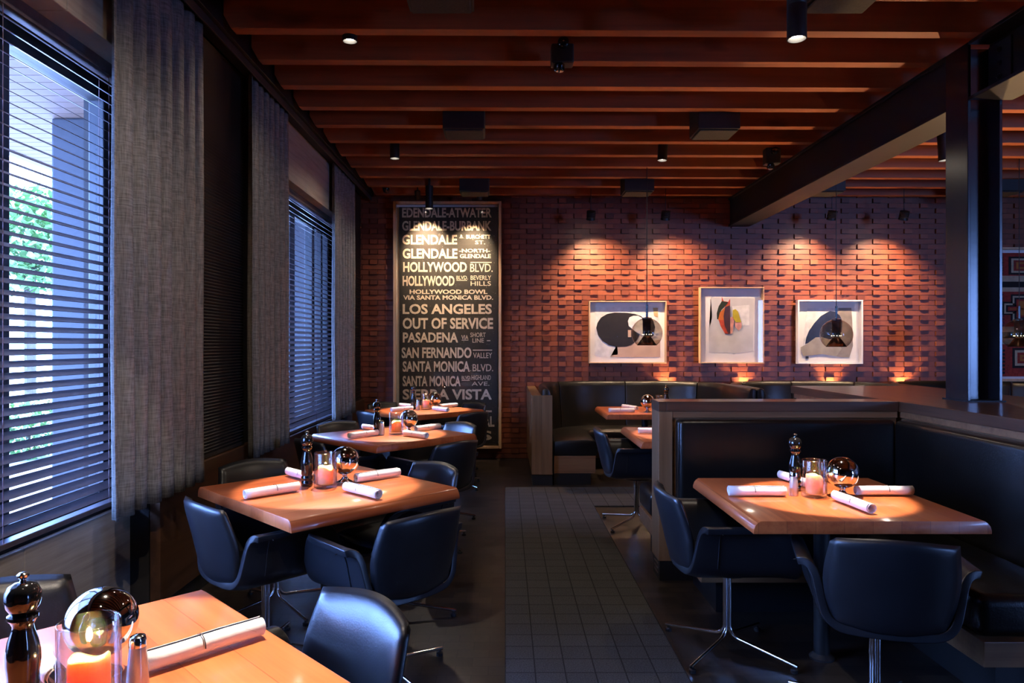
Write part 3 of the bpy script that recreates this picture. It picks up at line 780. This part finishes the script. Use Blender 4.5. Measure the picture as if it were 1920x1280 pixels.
patch(pb, 'plum_petal', [(.41, .26), (.485, .235), (.49, .61), (.46, .615), (.40, .50), (.385, .38)], I_PLUM, 4)
patch(pb, 'pink_petal', [(.49, .40), (.54, .38), (.55, .45), (.52, .60), (.49, .61)], I_PINK, 4)
patch(pb, 'yellow_petal', [(.53, .30), (.57, .285), (.61, .32), (.66, .46), (.58, .46), (.53, .40)], I_YEL, 5)
patch(pb, 'pink_wash', [(.56, .46), (.66, .46), (.67, .52), (.62, .57), (.57, .52)], I_PINK, 4)
pc = picture(1496, 1618.5, 562, 682, 'white framed collage with a dark blue arch over beige paper', M_WHITEFRAME, .02)
I_NAVY = ink('collage_navy', (.018, .024, .05), .5, .4, 8); I_BEIGE = ink('collage_beige', (.40, .36, .30), .8, .15, 8); I_TAUPE = ink('collage_taupe', (.30, .26, .24), .8, .2, 8)
patch(pc, 'cream_paper', [(.17, .13), (.80, .12), (.84, .60), (.60, .80), (.10, .80)], I_PAPER, 0)
patch(pc, 'taupe_paper', [(.65, .12), (.85, .12), (.865, .32), (.875, .72), (.82, .90), (.70, .90), (.60, .88), (.62, .50)], I_TAUPE, 1)
patch(pc, 'navy_arch', [(.14, .69), (.16, .58), (.20, .48), (.28, .36), (.38, .25), (.48, .19), (.52, .17), (.60, .18), (.67, .24), (.71, .32), (.70, .50), (.55, .62), (.32, .60), (.24, .66)], I_NAVY, 2)
patch(pc, 'beige_paper', [(.07, .74), (.16, .69), (.30, .585), (.40, .58), (.62, .66), (.70, .76), (.62, .88), (.40, .85), (.11, .88)], I_BEIGE, 3)
patch(pc, 'black_square', [(.145, .88), (.19, .88), (.19, .92), (.145, .92)], I_BLK, 3)

# framed weaving at the right
wv = picture(1868, 2040, 463, 715, 'framed red woven rug with stepped cross blocks behind the column', M_FRAMEW, .03)
wt = wv
I_WRED = ink('weave_red', (.36, .035, .022), .9, .25, 40); I_WCR = ink('weave_cream', (.58, .45, .28), .9); I_WBLK = ink('weave_black', (.018, .012, .012), .9); I_WOR = ink('weave_orange', (.50, .16, .03), .9); I_WPUR = ink('weave_purple', (.12, .02, .05), .9)
def wrect(x0, x1, y0, y1, m, lay): patch(wv, 'woven_block', [((x0-1868)/172, (y0-463)/252), ((x1-1868)/172, (y0-463)/252), ((x1-1868)/172, (y1-463)/252), ((x0-1868)/172, (y1-463)/252)], m, lay)
wrect(1874, 2034, 473, 706, I_WRED, 0)
for y0, y1, m in ((516, 527, I_WCR), (527, 538, I_WBLK), (538, 546, I_WCR), (612, 622, I_WCR), (622, 634, I_WBLK), (634, 645, I_WCR)): wrect(1874, 2034, y0, y1, m, 1)
for k in range(7): wrect(1874, 1887, 480+k*5, 482.5+k*5, I_WBLK, 1); wrect(1874, 1890, 655+k*7, 659+k*7, I_WBLK, 1)
for k in range(4): wrect(1874, 1889, 590+k*6, 594+k*6, I_WPUR, 1); wrect(1874, 1887, 550+k*7, 553+k*7, I_WBLK, 1)
for i, m in enumerate((I_WBLK, I_WCR, I_WRED, I_WOR, I_WRED)):
    e = i*4.4
    wrect(1897+e, 1955-e, 480+e*.8, 514-e*.8, m, 2+i); wrect(1904+e, 1955-e, 652+e, 690-e, m, 2+i)
for i, m in enumerate((I_WBLK, I_WCR, I_WBLK, I_WRED, I_WOR)):
    e = i*3.2
    wrect(1885+e, 1975-e, 565+e, 590-e*.8, m, 2+i); wrect(1901+e, 1959-e, 551+e, 604-e, m, 2+i)

# ------------------------------------------------------------------ booths
def arc(cx, cy, r, a0, a1, n=10): return [(cx+r*math.cos(math.radians(a0+(a1-a0)*k/n)), cy+r*math.sin(math.radians(a0+(a1-a0)*k/n))) for k in range(n+1)]
BACKP = [(-.0, .34), (-.005, .50), (-.035, .94), (-.05, .985), (-.08, 1.005), (-.115, .995), (-.125, .97), (-.125, .10), (-.0, .10)]
SEATP = [(.0, .30), (.0, .45), (.10, .465), (.36, .47), (.43, .455), (.455, .42), (.455, .33), (.44, .30)]
def curved_booth(xl, xr, label, endpanel):
    yb = 8.60; yf = 7.20; r = .62
    t = thing('curved_booth', label, 'booth')
    path = [(xl, yf), (xl, 7.55), (xl, yb-r)] + arc(xl+r, yb-r, r, 180, 90, 12)[1:] + [((xl+xr)/2, yb)] + arc(xr-r, yb-r, r, 90, 0, 12) + [(xr, 7.55), (xr, yf)]
    cuts = [0, 8, 15, 22, len(path)-1]
    for a, b in zip(cuts, cuts[1:]):
        bm = bmesh.new(); sub = path[a:b+1]; add_sweep(bm, sub, BACKP)
        obj('backrest', bm, M_LEATHER_B, t, True, bev=.016)
    bm = bmesh.new(); add_sweep(bm, path, SEATP); obj('seat', bm, M_LEATHER_B, t, True, bev=.012)
    bm = bmesh.new(); add_sweep(bm, path, [(-.0, .12), (-.0, .30), (.43, .30), (.43, .12)]); obj('plinth', bm, M_OAK_H, t)
    bm = bmesh.new(); add_sweep(bm, path, [(-.0, 0), (-.0, .12), (.38, .12), (.38, 0)]); obj('toe_kick', bm, M_TOEKICK, t)
    if endpanel:
        obj('end_panel', box((xl-.235, yf-.03, .11), (xl-.13, WALL-.06, .93)), M_OAK, t, bev=.004)
        obj('end_panel', box((xl-.13, yf-.03, .11), (xl-.02, yf, .93)), M_OAK, t, bev=.003)
        obj('end_toe_kick', box((xl-.225, yf-.02, 0), (xl-.02, yf+.4, .11)), M_TOEKICK, t)
curved_booth(.51, 2.49, 'curved black leather booth nearest the lettered sign, with brown wood end', True)
curved_booth(2.745, 4.40, 'curved black leather booth under the white framed collage', False)
curved_booth(4.66, 6.32, 'curved black leather booth behind the steel column', False)
for xx, where in ((2.05, 'below the right edge of the left picture'), (3.03, 'below the middle picture'), (4.15, 'below the right picture'), (5.06, 'left of the steel column'), (1.2, 'below the left edge of the left picture, unlit')):
    t = thing('uplight', 'small uplight against the brick wall, ' + where, 'uplight', (xx, WALL-.075, .0), 0, 'uplights behind the booths')
    obj('post', box((-.01, -.01, 0), (.01, .01, .80)), M_BLACK, t)
    obj('housing', lathe([(.028, .80), (.03, .86), (.026, .86), (.02, .84), (0, .84)], 16), M_BLACK, t, True)
    if xx > 1.5: spot(t, (0, 0, .88), (0, .03, 1.6), 16, 110, .8, (1, .62, .30))

# near partition: runs across, with the booth bench in front and another behind
t = thing('partition_wall', 'walnut capped partition between the two right hand tables', 'partition')
obj('core', box((.985, 4.30, .12), (2.425, 4.46, 1.02)), M_OAK_H, t)
obj('end_post', box((.948, 4.28, .12), (1.035, 4.48, 1.045)), M_OAK, t, bev=.004)
obj('top_rail', box((1.035, 4.285, 1.005), (2.425, 4.475, 1.045)), M_OAK_H, t, bev=.002)
obj('end_cap', box((.946, 4.275, 1.045), (.995, 4.485, 1.106)), M_WALNUT, t, bev=.003)
obj('cap', box((.995, 4.275, 1.045), (2.427, 4.485, 1.106)), M_WALNUT, t, bev=.003)
obj('toe_kick', box((.955, 4.285, 0), (2.425, 4.475, .12)), M_TOEKICK, t)
vb = bmesh.new()
for k in range(3): add_box(vb, (.951, 4.31, .035+.028*k), (.957, 4.42, .045+.028*k))
obj('vent_grille', vb, M_CHROME, t)
# spine partition along the booths, carries the column
t = thing('spine_partition', 'long walnut topped partition carrying the steel column', 'partition')
obj('core', box((2.47, 2.45, .12), (3.45, 5.88, 1.005)), M_OAK_H, t)
obj('top_rail', box((2.45, 2.45, 1.005), (3.47, 5.88, 1.045)), M_OAK_H, t, bev=.002)
obj('cap', box((2.43, 2.4, 1.045), (3.5, 5.90, 1.106)), M_WALNUT_Y, t, bev=.003)
obj('toe_kick', box((2.5, 2.5, 0), (3.4, 5.85, .12)), M_TOEKICK, t)

def bench_cushion(name, a, b, parent, bev=.045, sub=0):
    return obj(name, box(a, b), M_LEATHER_B, parent, 'all', bev=bev, seg=4)
t = thing('booth_bench', 'black leather L shaped booth bench around the near right table', 'booth')
bench_cushion('backrest', (1.045, 4.17, .40), (2.36, 4.28, 1.003), t, .03)
bench_cushion('backrest', (2.34, 2.72, .40), (2.445, 4.18, 1.003), t, .03)
bench_cushion('seat', (1.04, 3.70, .30), (2.33, 4.18, .47), t)
bench_cushion('seat', (1.86, 2.72, .30), (2.335, 3.71, .47), t)
obj('plinth', boxes([((1.035, 3.66, .20), (2.40, 4.24, .30)), ((1.865, 2.70, .20), (2.40, 3.66, .30))]), M_OAK_H, t, bev=.003)
obj('toe_kick', boxes([((1.15, 3.78, 0), (2.40, 4.24, .20)), ((1.98, 2.80, 0), (2.40, 3.78, .20))]), M_TOEKICK, t)
t = thing('booth_bench', 'black leather bench behind the near partition facing the middle table', 'booth')
bench_cushion('backrest', (1.04, 4.485, .40), (2.40, 4.58, 1.003), t, .03)
bench_cushion('seat', (.965, 4.585, .30), (2.40, 5.02, .47), t)
obj('plinth', box((.965, 4.50, .20), (2.40, 4.98, .30)), M_OAK_H, t, bev=.003)
obj('toe_kick', box((1.03, 4.50, 0), (2.40, 4.90, .20)), M_TOEKICK, t)

# ------------------------------------------------------------------ dining tables
def make_table(label):
    t = thing('dining_table', label, 'table', (0, 0, 0))
    bm = bmesh.new(); s = .45; h = .052
    # planks run along Y; the two long sides carry a rounded nose that swells outward towards the underside
    prof = [(-s, .75), (-s-.012, .742), (-s-.022, .73), (-s-.028, .712), (-s-.028, .75-h), (s+.028, .75-h), (s+.028, .712), (s+.022, .73), (s+.012, .742), (s, .75)]
    a = [bm.verts.new((x, -s, z)) for x, z in prof]; b = [bm.verts.new((x, s, z)) for x, z in prof]
    bm.faces.new(a); bm.faces.new(b[::-1])
    for k in range(len(prof)): bm.faces.new((a[k], b[k], b[(k+1) % len(prof)], a[(k+1) % len(prof)]))
    obj('tabletop', bm, M_TABLE, t, True, bev=.002)
    obj('pedestal', lathe([(.035, .02), (.035, .68)], 28), M_BLACK, t, True)
    obj('floor_flange', lathe([(.055, 0), (.055, .008), (.04, .02), (.034, .026)], 28), M_BLACK, t, True)
    obj('top_bracket', boxes([((-.30, -.025, .672), (.30, .025, .698)), ((-.025, -.30, .672), (.025, .30, .698))]), M_BLACK, t)
    return t
# ------------------------------------------------------------------ chair
def catmull(pts, n):
    out = []
    for i in range(len(pts)-1):
        p0 = pts[max(i-1, 0)]; p1 = pts[i]; p2 = pts[i+1]; p3 = pts[min(i+2, len(pts)-1)]
        for k in range(n):
            t = k/n
            out.append(tuple(.5*((2*b)+(-a+c)*t+(2*a-5*b+4*c-d)*t*t+(-a+3*b-3*c+d)*t**3) for a, b, c, d in zip(p0, p1, p2, p3)))
    out.append(pts[-1]); return out
def make_chair(label):
    t = thing('bucket_chair', label, 'chair')
    half = catmull([(0, .405), (.10, .407), (.168, .418), (.208, .455), (.226, .52), (.240, .59), (.256, .628), (.280, .645), (.302, .644)], 6)
    N = len(half)-1
    def prof(q):
        f = q*N; i = min(int(f), N-1); e = f-i
        return half[i][0]*(1-e)+half[i+1][0]*e, half[i][1]*(1-e)+half[i+1][1]*e
    stations = 18; U = 26
    bm = bmesh.new(); grid = []
    for j in range(stations+1):
        s = j/stations; row = []
        for i in range(-U, U+1):
            u = abs(i)/U; sg = 1 if i >= 0 else -1
            if s < .62: tm = 1
            else:
                e = (s-.62)/.38; tm = 1-.52*e**1.5
            q = u*tm
            x, z = prof(q)
            yr = -.255+.075*q; yf = .265
            y = yr+(yf-yr)*s
            # waterfall front edge, slight dip of the arm towards the front
            z2 = z - .018*max(0, (s-.8)/.2)**2*(1-u) + .02*max(0, (.12-s)/.12)*(1-q)
            row.append(bm.verts.new((sg*x*(1-.05*s*q), y, z2)))
        grid.append(row)
    for a, b in zip(grid, grid[1:]):
        for i in range(2*U): bm.faces.new((a[i], a[i+1], b[i+1], b[i]))
    bmesh.ops.recalc_face_normals(bm, faces=bm.faces)
    me = bpy.data.meshes.new('shell'); bm.to_mesh(me); bm.free(); me.materials.append(M_LEATHER)
    sh = bpy.data.objects.new('shell', me); COL.objects.link(sh)
    md = sh.modifiers.new('s', 'SOLIDIFY'); md.thickness = .030; md.offset = 0
    md = sh.modifiers.new('b', 'BEVEL'); md.width = .011; md.segments = 3; md.limit_method = 'ANGLE'; md.angle_limit = math.radians(50)
    dg = bpy.context.evaluated_depsgraph_get(); me = bpy.data.meshes.new_from_object(sh.evaluated_get(dg)); sh.modifiers.clear(); sh.data = me
    me.polygons.foreach_set('use_smooth', [True]*len(me.polygons)); sh.parent = t
    # seams over the arms
    for sg in (-1, 1):
        pts = []
        for k in range(14):
            q = .40+.6*k/13; x, z = prof(q); pts.append((sg*(x+.0155 if q < .85 else x+.006), -.115, z-(.013 if q >= .85 else .004)))
        obj('piping', tube(pts, .0022, 6), M_PIPING, t, True)
    # seat cushion
    bm = bmesh.new(); n = 16; top = []; bot = []
    def sq(a, b, e=.28):
        r = math.sqrt(a*a+b*b); mm = max(abs(a), abs(b)); k = 1 if r == 0 else (1-e)+e*mm/r
        return a*k, b*k
    for lay in (0, 1):
        g = []
        for j in range(n+1):
            row = []
            for i in range(n+1):
                a, b = sq(i/n*2-1, j/n*2-1); m_ = max(abs(i/n*2-1), abs(j/n*2-1))
                e = (1-m_**6)
                z = (.455+.03*e) if lay else (.44-.012*e)
                row.append(bm.verts.new((a*.20, b*.235+.02, z)))
            g.append(row)
        for p, q in zip(g, g[1:]):
            for i in range(n): bm.faces.new((p[i], p[i+1], q[i+1], q[i]))
        if lay == 0: low = g
        else:
            ed = lambda G: [G[0][i] for i in range(n)]+[G[j][n] for j in range(n)]+[G[n][n-i] for i in range(n)]+[G[n-j][0] for j in range(n)]
            A, B = ed(low), ed(g)
            for k in range(len(A)): bm.faces.new((A[k], A[(k+1) % len(A)], B[(k+1) % len(A)], B[k]))
    obj('seat', bm, M_LEATHER, t, 'all')
    # padded back panel: rounded rectangle, dished towards the sitter, leaning back
    bm = bmesh.new(); n = 20; gs = []
    for lay in (0, 1):
        g = []
        for j in range(n+1):
            row = []
            for i in range(n+1):
                a0, b0 = i/n*2-1, j/n*2-1; a, b = sq(a0, b0, .34); m_ = max(abs(a0), abs(b0))
                e = math.sqrt(max(0, 1-m_**5))
                wd = .222*(1-.055*(-b) if b < 0 else 1+.02*b)
                x = a*wd; z = .604+b*.184
                y = -.262 + .055*(x/.22)**2 - .19*(z-.50) - .02*(b+1)**2*.25
                y += (.026 if lay else -.020)*e + (.012*e if lay else 0)
                row.append(bm.verts.new((x, y, z)))
            g.append(row)
        gs.append(g)
        for p, q in zip(g, g[1:]):
            for i in range(n): bm.faces.new((p[i], p[i+1], q[i+1], q[i]))
    A, B = ed(gs[0]), ed(gs[1])
    ring = [bm.verts.new((p.co+q.co)/2) for p, q in zip(A, B)]
    for k in range(len(A)):
        l = (k+1) % len(A)
        bm.faces.new((A[k], A[l], ring[l], ring[k])); bm.faces.new((ring[k], ring[l], B[l], B[k]))
    bmesh.ops.remove_doubles(bm, verts=bm.verts, dist=.0004)
    obj('backrest', bm, M_LEATHER, t, 'all')
    # chrome base: four rods gathered in a bundle that bend out into feet
    for k in range(4):
        a = PI/4+k*PI/2; dx, dy = math.cos(a), math.sin(a); r0 = .0125
        pts = [(r0*dx, r0*dy, .40), (r0*dx, r0*dy, .25), (r0*dx, r0*dy, .125)]
        for m_ in range(1, 7):
            b = m_/6*math.radians(83); R_ = .055
            pts.append(((r0+R_*(1-math.cos(b)))*dx, (r0+R_*(1-math.cos(b)))*dy, .125-R_*math.sin(b)))
        re = .335; pts.append((re*dx, re*dy, .030))
        lg = obj('leg', tube(pts, .0085, 10), M_CHROME, t, True)
        obj('glide', lathe([(.016, 0), (.016, .014), (.007, .018), (.007, .025)], 14, Matrix.Translation(((re-.015)*dx, (re-.015)*dy, 0))), M_BLACK, lg, True)
    obj('seat_plate', lathe([(.10, .375), (.10, .39), (.06, .395)], 20), M_BLACK, t, True)
    return t

CHAIRS = []
_c0 = []
def chair(x, y, face, label, swivel=0):
    """face = compass angle (degrees, 0 = +X) the sitter looks towards"""
    rz = math.radians(face-90)
    if not _c0:
        c = make_chair(label); _c0.append(c)
    else: c = dup(_c0[0], label=label)
    c.location = (x, y, 0); c.rotation_euler = (0, 0, rz); c['group'] = 'black leather bucket chairs'
    for ch in c.children:
        if ch.name.startswith('leg'): ch.rotation_euler = (0, 0, math.radians(swivel)-rz)     # swivel base keeps its own heading
    return c
TC = -.88
def around(cy, side, dist, slide, label, turn=0):
    """chair at one side of a table set cornerwise; dist from the table centre to the column, slide along the edge"""
    ang = {'LL': 225, 'LR': 315, 'UR': 45, 'UL': 135}[side]; a = math.radians(ang)
    x = TC+dist*math.cos(a)-slide*math.sin(a); y = cy+dist*math.sin(a)+slide*math.cos(a)
    return chair(x, y, ang+180+turn, label, 45 if dist < .45 else 0)
around(1.37, 'UR', .40, -.03, 'black bucket chair at the nearest table, its blue lit back towards the aisle', 0)
around(1.37, 'UL', .52, .0, 'black bucket chair on the window side of the nearest table')
around(3.445, 'LL', .32, -.01, 'black bucket chair with its back to the near curtain at second left table', 0)
around(3.445, 'LR', .54, -.05, 'black bucket chair on aisle side of the second left table, back towards us', 0)
around(3.445, 'UR', .40, .0, 'black bucket chair at far aisle side of the second left table')
around(3.445, 'UL', .54, .0, 'black bucket chair at the wall side of the second left table')
around(5.49, 'LL', .46, .0, 'black bucket chair at window side of third left table, back towards us')
around(5.49, 'LR', .54, -.06, 'black bucket chair on aisle side of the third left table, back towards us')
around(5.49, 'UR', .42, .0, 'black bucket chair at far aisle side of the third left table')
around(5.49, 'UL', .55, .0, 'black bucket chair at far window side of the third left table')
around(7.54, 'LL', .44, .0, 'black bucket chair with blue lit back at the farthest left table, window side')
around(7.54, 'LR', .54, -.02, 'black bucket chair in front of the lettered sign, back towards us')
around(7.54, 'UR', .46, .0, 'black bucket chair between the farthest left table and the sign')
around(7.54, 'UL', .50, .0, 'black bucket chair in the corner beyond the farthest left table')
chair(1.06, 3.31, 0, 'black bucket chair on the aisle side of the near right table')
chair(1.44, 2.70, 74, 'black bucket chair in front of the near right table, back towards us')
chair(1.06, 5.60, 0, 'black bucket chair at the middle right table beside the partition')

tab0 = make_table('square cherry wood table nearest the front left corner')
tab0.location = (TC, 1.37, 0); tab0.rotation_euler = (0, 0, PI/4)
tg = None
def table(x, y, rz, label): return dup(tab0, (x, y, 0), rz, label)
table(TC, 3.445, -PI/4, 'square cherry wood table set cornerwise, second from the front on left')
table(TC, 5.49, PI/4, 'square cherry wood table set cornerwise, third from the front on left')
table(TC, 7.54, PI/4, 'square cherry wood table set cornerwise just before the lettered sign')
table(1.475, 3.23, 0, 'square cherry wood table in the near right leather booth')
table(1.47, 5.50, 0, 'square cherry wood table behind the near partition')
table(1.50, 7.45, 0, 'square cherry wood table inside the curved booth')
table(3.50, 7.35, 0, 'square cherry wood table inside the second curved booth')

# ------------------------------------------------------------------ table ware
TZ = .7505
def mill_bm():
    return [(.026, 0), (.028, .004), (.028, .022), (.0245, .027), (.0245, .031), (.028, .036), (.028, .046), (.0245, .051), (.0245, .055), (.028, .062), (.027, .080), (.030, .105), (.0295, .125), (.025, .148), (.0195, .166), (.018, .176), (.0215, .184), (.026, .189), (.026, .195), (.020, .199), (.024, .205)]
def make_mill(label):
    t = thing('pepper_mill', label, 'pepper mill')
    obj('body', lathe(mill_bm(), 32), M_BLACKGLOSS, t, True)
    obj('head', lathe([(.024, .205), (.0285, .212), (.031, .224), (.030, .238), (.024, .250), (.013, .2565), (0, .258)], 32), M_BLACKGLOSS, t, True)
    obj('knob', lathe([(.006, .257), (.0045, .262), (.010, .267), (.0105, .271), (.006, .275), (0, .276)], 20), M_CHROME, t, True)
    return t
def make_shaker(label):
    t = thing('salt_shaker', label, 'salt shaker')
    obj('body', lathe([(.0, .0), (.021, 0), (.022, .004), (.0195, .05), (.0165, .085), (.0155, .092)], 24), M_SALT, t, True)
    obj('cap', lathe([(.0168, .090), (.0168, .104), (.0145, .110), (.007, .1135), (0, .114)], 24), M_CHROME, t, True)
    return t
def make_candle(label, light=True):
    t = thing('candle_jar', label, 'candle')
    R = .056; h = .172
    prof = [(0, 0), (R-.004, 0), (R, .004), (R, h-.003), (R-.0015, h), (R-.0035, h-.003), (R-.0035, .022), (R-.008, .017), (0, .016)]
    obj('glass_jar', lathe(prof, 40, None, False), M_GLASS, t, 'all')
    bm = bmesh.new(); seg = 36
    rings = []
    for r, z, s in ((.036, .0165, 0), (.0375, .022, 0), (.037, .085, .4), (.0365, .098, 1), (.033, .102, 1), (.028, .097, 1), (.020, .080, .6), (.010, .074, .3), (.0005, .073, .3)):
        ring = []
        for k in range(seg):
            a = 2*PI*k/seg
            wob = s*(.004*math.sin(a*2+.6)+.0035*math.cos(a*3)+.006*math.cos(a-2.2))
            ring.append(bm.verts.new((r*math.cos(a), r*math.sin(a), z+wob)))
        rings.append(ring)
    for a, b in zip(rings, rings[1:]):
        for k in range(seg): bm.faces.new((a[k], a[(k+1) % seg], b[(k+1) % seg], b[k]))
    bm.faces.new(rings[0][::-1]); bm.faces.new(rings[-1])
    c = obj('candle', bm, M_WAX, t, 'all')
    obj('wick', tube([(0, 0, .072), (.0005, 0, .077)], .0008, 6), M_BLACK, c)
    obj('flame', lathe([(.0005, .0745), (.0018, .076), (.0022, .078), (.0012, .081), (0, .083)], 12), M_FLAME, c, True)
    if light:
        d = bpy.data.lights.new('candle_light', 'POINT'); d.energy = .34; d.color = (1, .60, .22); d.shadow_soft_size = .006
        o = bpy.data.objects.new('candle_light', d); COL.objects.link(o); o.parent = t; o.location = (0, 0, .095)
    return t
def make_ball(label):
    t = thing('mirror_globe', label, 'table ornament')
    prof = [(.0, 0), (.043, 0), (.044, .003), (.034, .008), (.020, .016), (.012, .028), (.012, .034), (.017, .040)]
    obj('foot', lathe(prof, 32), M_MIRROR, t, 'all')
    R = .073; zc = .040+R-.002
    obj('globe', lathe([(0, zc-R)] + [(R*math.cos(math.radians(a)), zc+R*math.sin(math.radians(a))) for a in range(-84, 90, 6)] + [(0, zc+R)], 40), M_MIRROR, t, 'all')
    return t
def make_roll(label):
    """napkin rolled round cutlery; axis along local X"""
    t = thing('rolled_napkin', label, 'napkin')
    bm = bmesh.new(); L = .262; n = 64; cols = []
    for k in range(n+1):
        a = 2*PI*2.4*k/n; q = k/n
        r = .013+.0115*q
        x0 = -L/2 + .010*math.sin(a*.5)*(1-q) ; x1 = L/2 - .008*math.cos(a*.4)*(1-q)
        row = []
        for j in range(9):
            s = j/8
            rr = r*(1+.03*math.sin(9*s+a))
            row.append(bm.verts.new((x0+(x1-x0)*s, rr*math.cos(a-PI/2+.3), .0255+rr*.96*math.sin(a-PI/2+.3))))
        cols.append(row)
    for p, q in zip(cols, cols[1:]):
        for j in range(8): bm.faces.new((p[j], p[j+1], q[j+1], q[j]))
    me_o = obj('napkin', bm, M_WHITE, t, 'all')
    md = me_o.modifiers.new('s', 'SOLIDIFY'); md.thickness = .0016
    dg = bpy.context.evaluated_depsgraph_get(); me = bpy.data.meshes.new_from_object(me_o.evaluated_get(dg)); me_o.modifiers.clear(); me_o.data = me
    # dark tie line, and a grey strip painting the shade of the slanted fold
    def band(x, sl, rr, w_, a0, a1):
        b2 = bmesh.new(); prev = None
        for k in range(13):
            a = math.radians(a0+(a1-a0)*k/12); xx = x+sl*(a-math.radians(90))
            cur = [b2.verts.new((xx-w_, rr*math.cos(a), .0255+rr*.97*math.sin(a))), b2.verts.new((xx+w_, rr*math.cos(a), .0255+rr*.97*math.sin(a)))]
            if prev: b2.faces.new((prev[0], prev[1], cur[1], cur[0]))
            prev = cur
        return b2
    o = obj('tie_mark', band(-.015, 0, .0262, .0014, -5, 185), M_MARK, t)
    o = obj('fold_shade', band(.035, .045, .0261, .0007, 0, 180), simple('fold_shadow', (.45, .42, .43), .9), t)
    return t
WARE = {'mill': (make_mill, []), 'shaker': (make_shaker, []), 'candle': (make_candle, []), 'ball': (make_ball, []), 'roll': (make_roll, [])}
GRP = {'mill': 'black pepper mills', 'shaker': 'salt shakers', 'candle': 'candle jars', 'ball': 'mirrored globes', 'roll': 'rolled napkins'}
def ware(kind, x, y, label, rz=0):
    fn, lst = WARE[kind]
    if not lst:
        o = fn(label); lst.append(o)
    else: o = dup(lst[0], label=label)
    o['group'] = GRP[kind]
    o.location = (x, y, TZ); o.rotation_euler = (0, 0, rz)
    return o
names = {1.37: 'nearest left table', 3.445: 'second left table', 5.49: 'third left table', 7.54: 'farthest left table'}
for cy, nm in names.items():
    k = 0
    dm = {1.37: (-.038, -.05), 3.445: (-.113, .03), 5.49: (-.13, -.02), 7.54: (-.12, -.0)}[cy]
    ware('mill', TC+dm[0], cy+dm[1], 'tall black pepper mill on the %s' % nm, cy)
    ds = {1.37: (.125, .055), 3.445: (-.055, .085), 5.49: (-.085, -.06), 7.54: (-.065, -.04)}[cy]
    ware('shaker', TC+ds[0], cy+ds[1], 'small salt shaker with metal cap on the %s' % nm)
    dc = {1.37: (.07, -.02), 3.445: (-.012, -.0), 5.49: (.02, -.01), 7.54: (.02, .0)}[cy]
    ware('candle', TC+dc[0], cy+dc[1], 'lit candle in a clear glass jar on the %s' % nm, cy*2)
    db = {1.37: (.01, .125), 3.445: (.055, .125), 5.49: (.105, .095), 7.54: (.105, .115)}[cy]
    ware('ball', TC+db[0], cy+db[1], 'mirrored globe on a small foot on the %s' % nm)
    for side, ang in (('window side nearer', 225), ('aisle side nearer', 315), ('aisle side farther', 45), ('window side farther', 135)):
        if cy == 1.37 and ang in (225, 315): continue
        a = math.radians(ang + random.uniform(-4, 4)); r = .285
        if cy == 1.37 and ang == 135: r = .20
        if cy > 5 and ang == 45: r = .335
        if cy == 1.37 and ang == 45: r = .296
        ware('roll', TC+r*math.cos(a), cy+r*math.sin(a), 'white rolled napkin on the %s, %s edge' % (nm, side), math.radians(ang+random.uniform(-5, 5)))
# near right table
ware('mill', 1.41, 3.37, 'tall black pepper mill on the near right table', .4)
ware('shaker', 1.355, 3.255, 'small salt shaker with metal cap on the near right table')
ware('candle', 1.438, 3.225, 'lit candle in a clear glass jar on the near right table', 1)
ware('ball', 1.574, 3.235, 'mirrored globe on a small foot on the near right table')
ware('roll', 1.175, 3.235, 'white rolled napkin at the aisle edge of the near right table', 0)
ware('roll', 1.775, 3.25, 'white rolled napkin at the bench edge of the near right table', PI)
ware('roll', 1.515, 3.02, 'white rolled napkin at the front edge of the near right table', math.radians(96))
ware('roll', 1.475, 3.52, 'white rolled napkin behind the pepper mill on the near right table', math.radians(100))
# middle right table
ware('roll', 1.19, 5.50, 'white rolled napkin on the middle right table', 0)
ware('mill', 1.476, 5.50, 'tall black pepper mill on the middle right table behind the partition', 0)
# curved booth table
ware('roll', 1.21, 7.20, 'white rolled napkin at the front left edge of the curved booth table', 0)
ware('roll', 1.36, 7.55, 'white rolled napkin behind the globe on the curved booth table', math.radians(115))
ware('ball', 1.49, 7.25, 'mirrored globe on a small foot on the curved booth table')
ware('candle', 1.645, 7.32, 'glass candle jar on the curved booth table behind the partition', 2)
ware('mill', 1.725, 7.42, 'tall black pepper mill on the curved booth table', 0)
ware('mill', 3.52, 6.95, 'tall black pepper mill on the second curved booth table', 0)
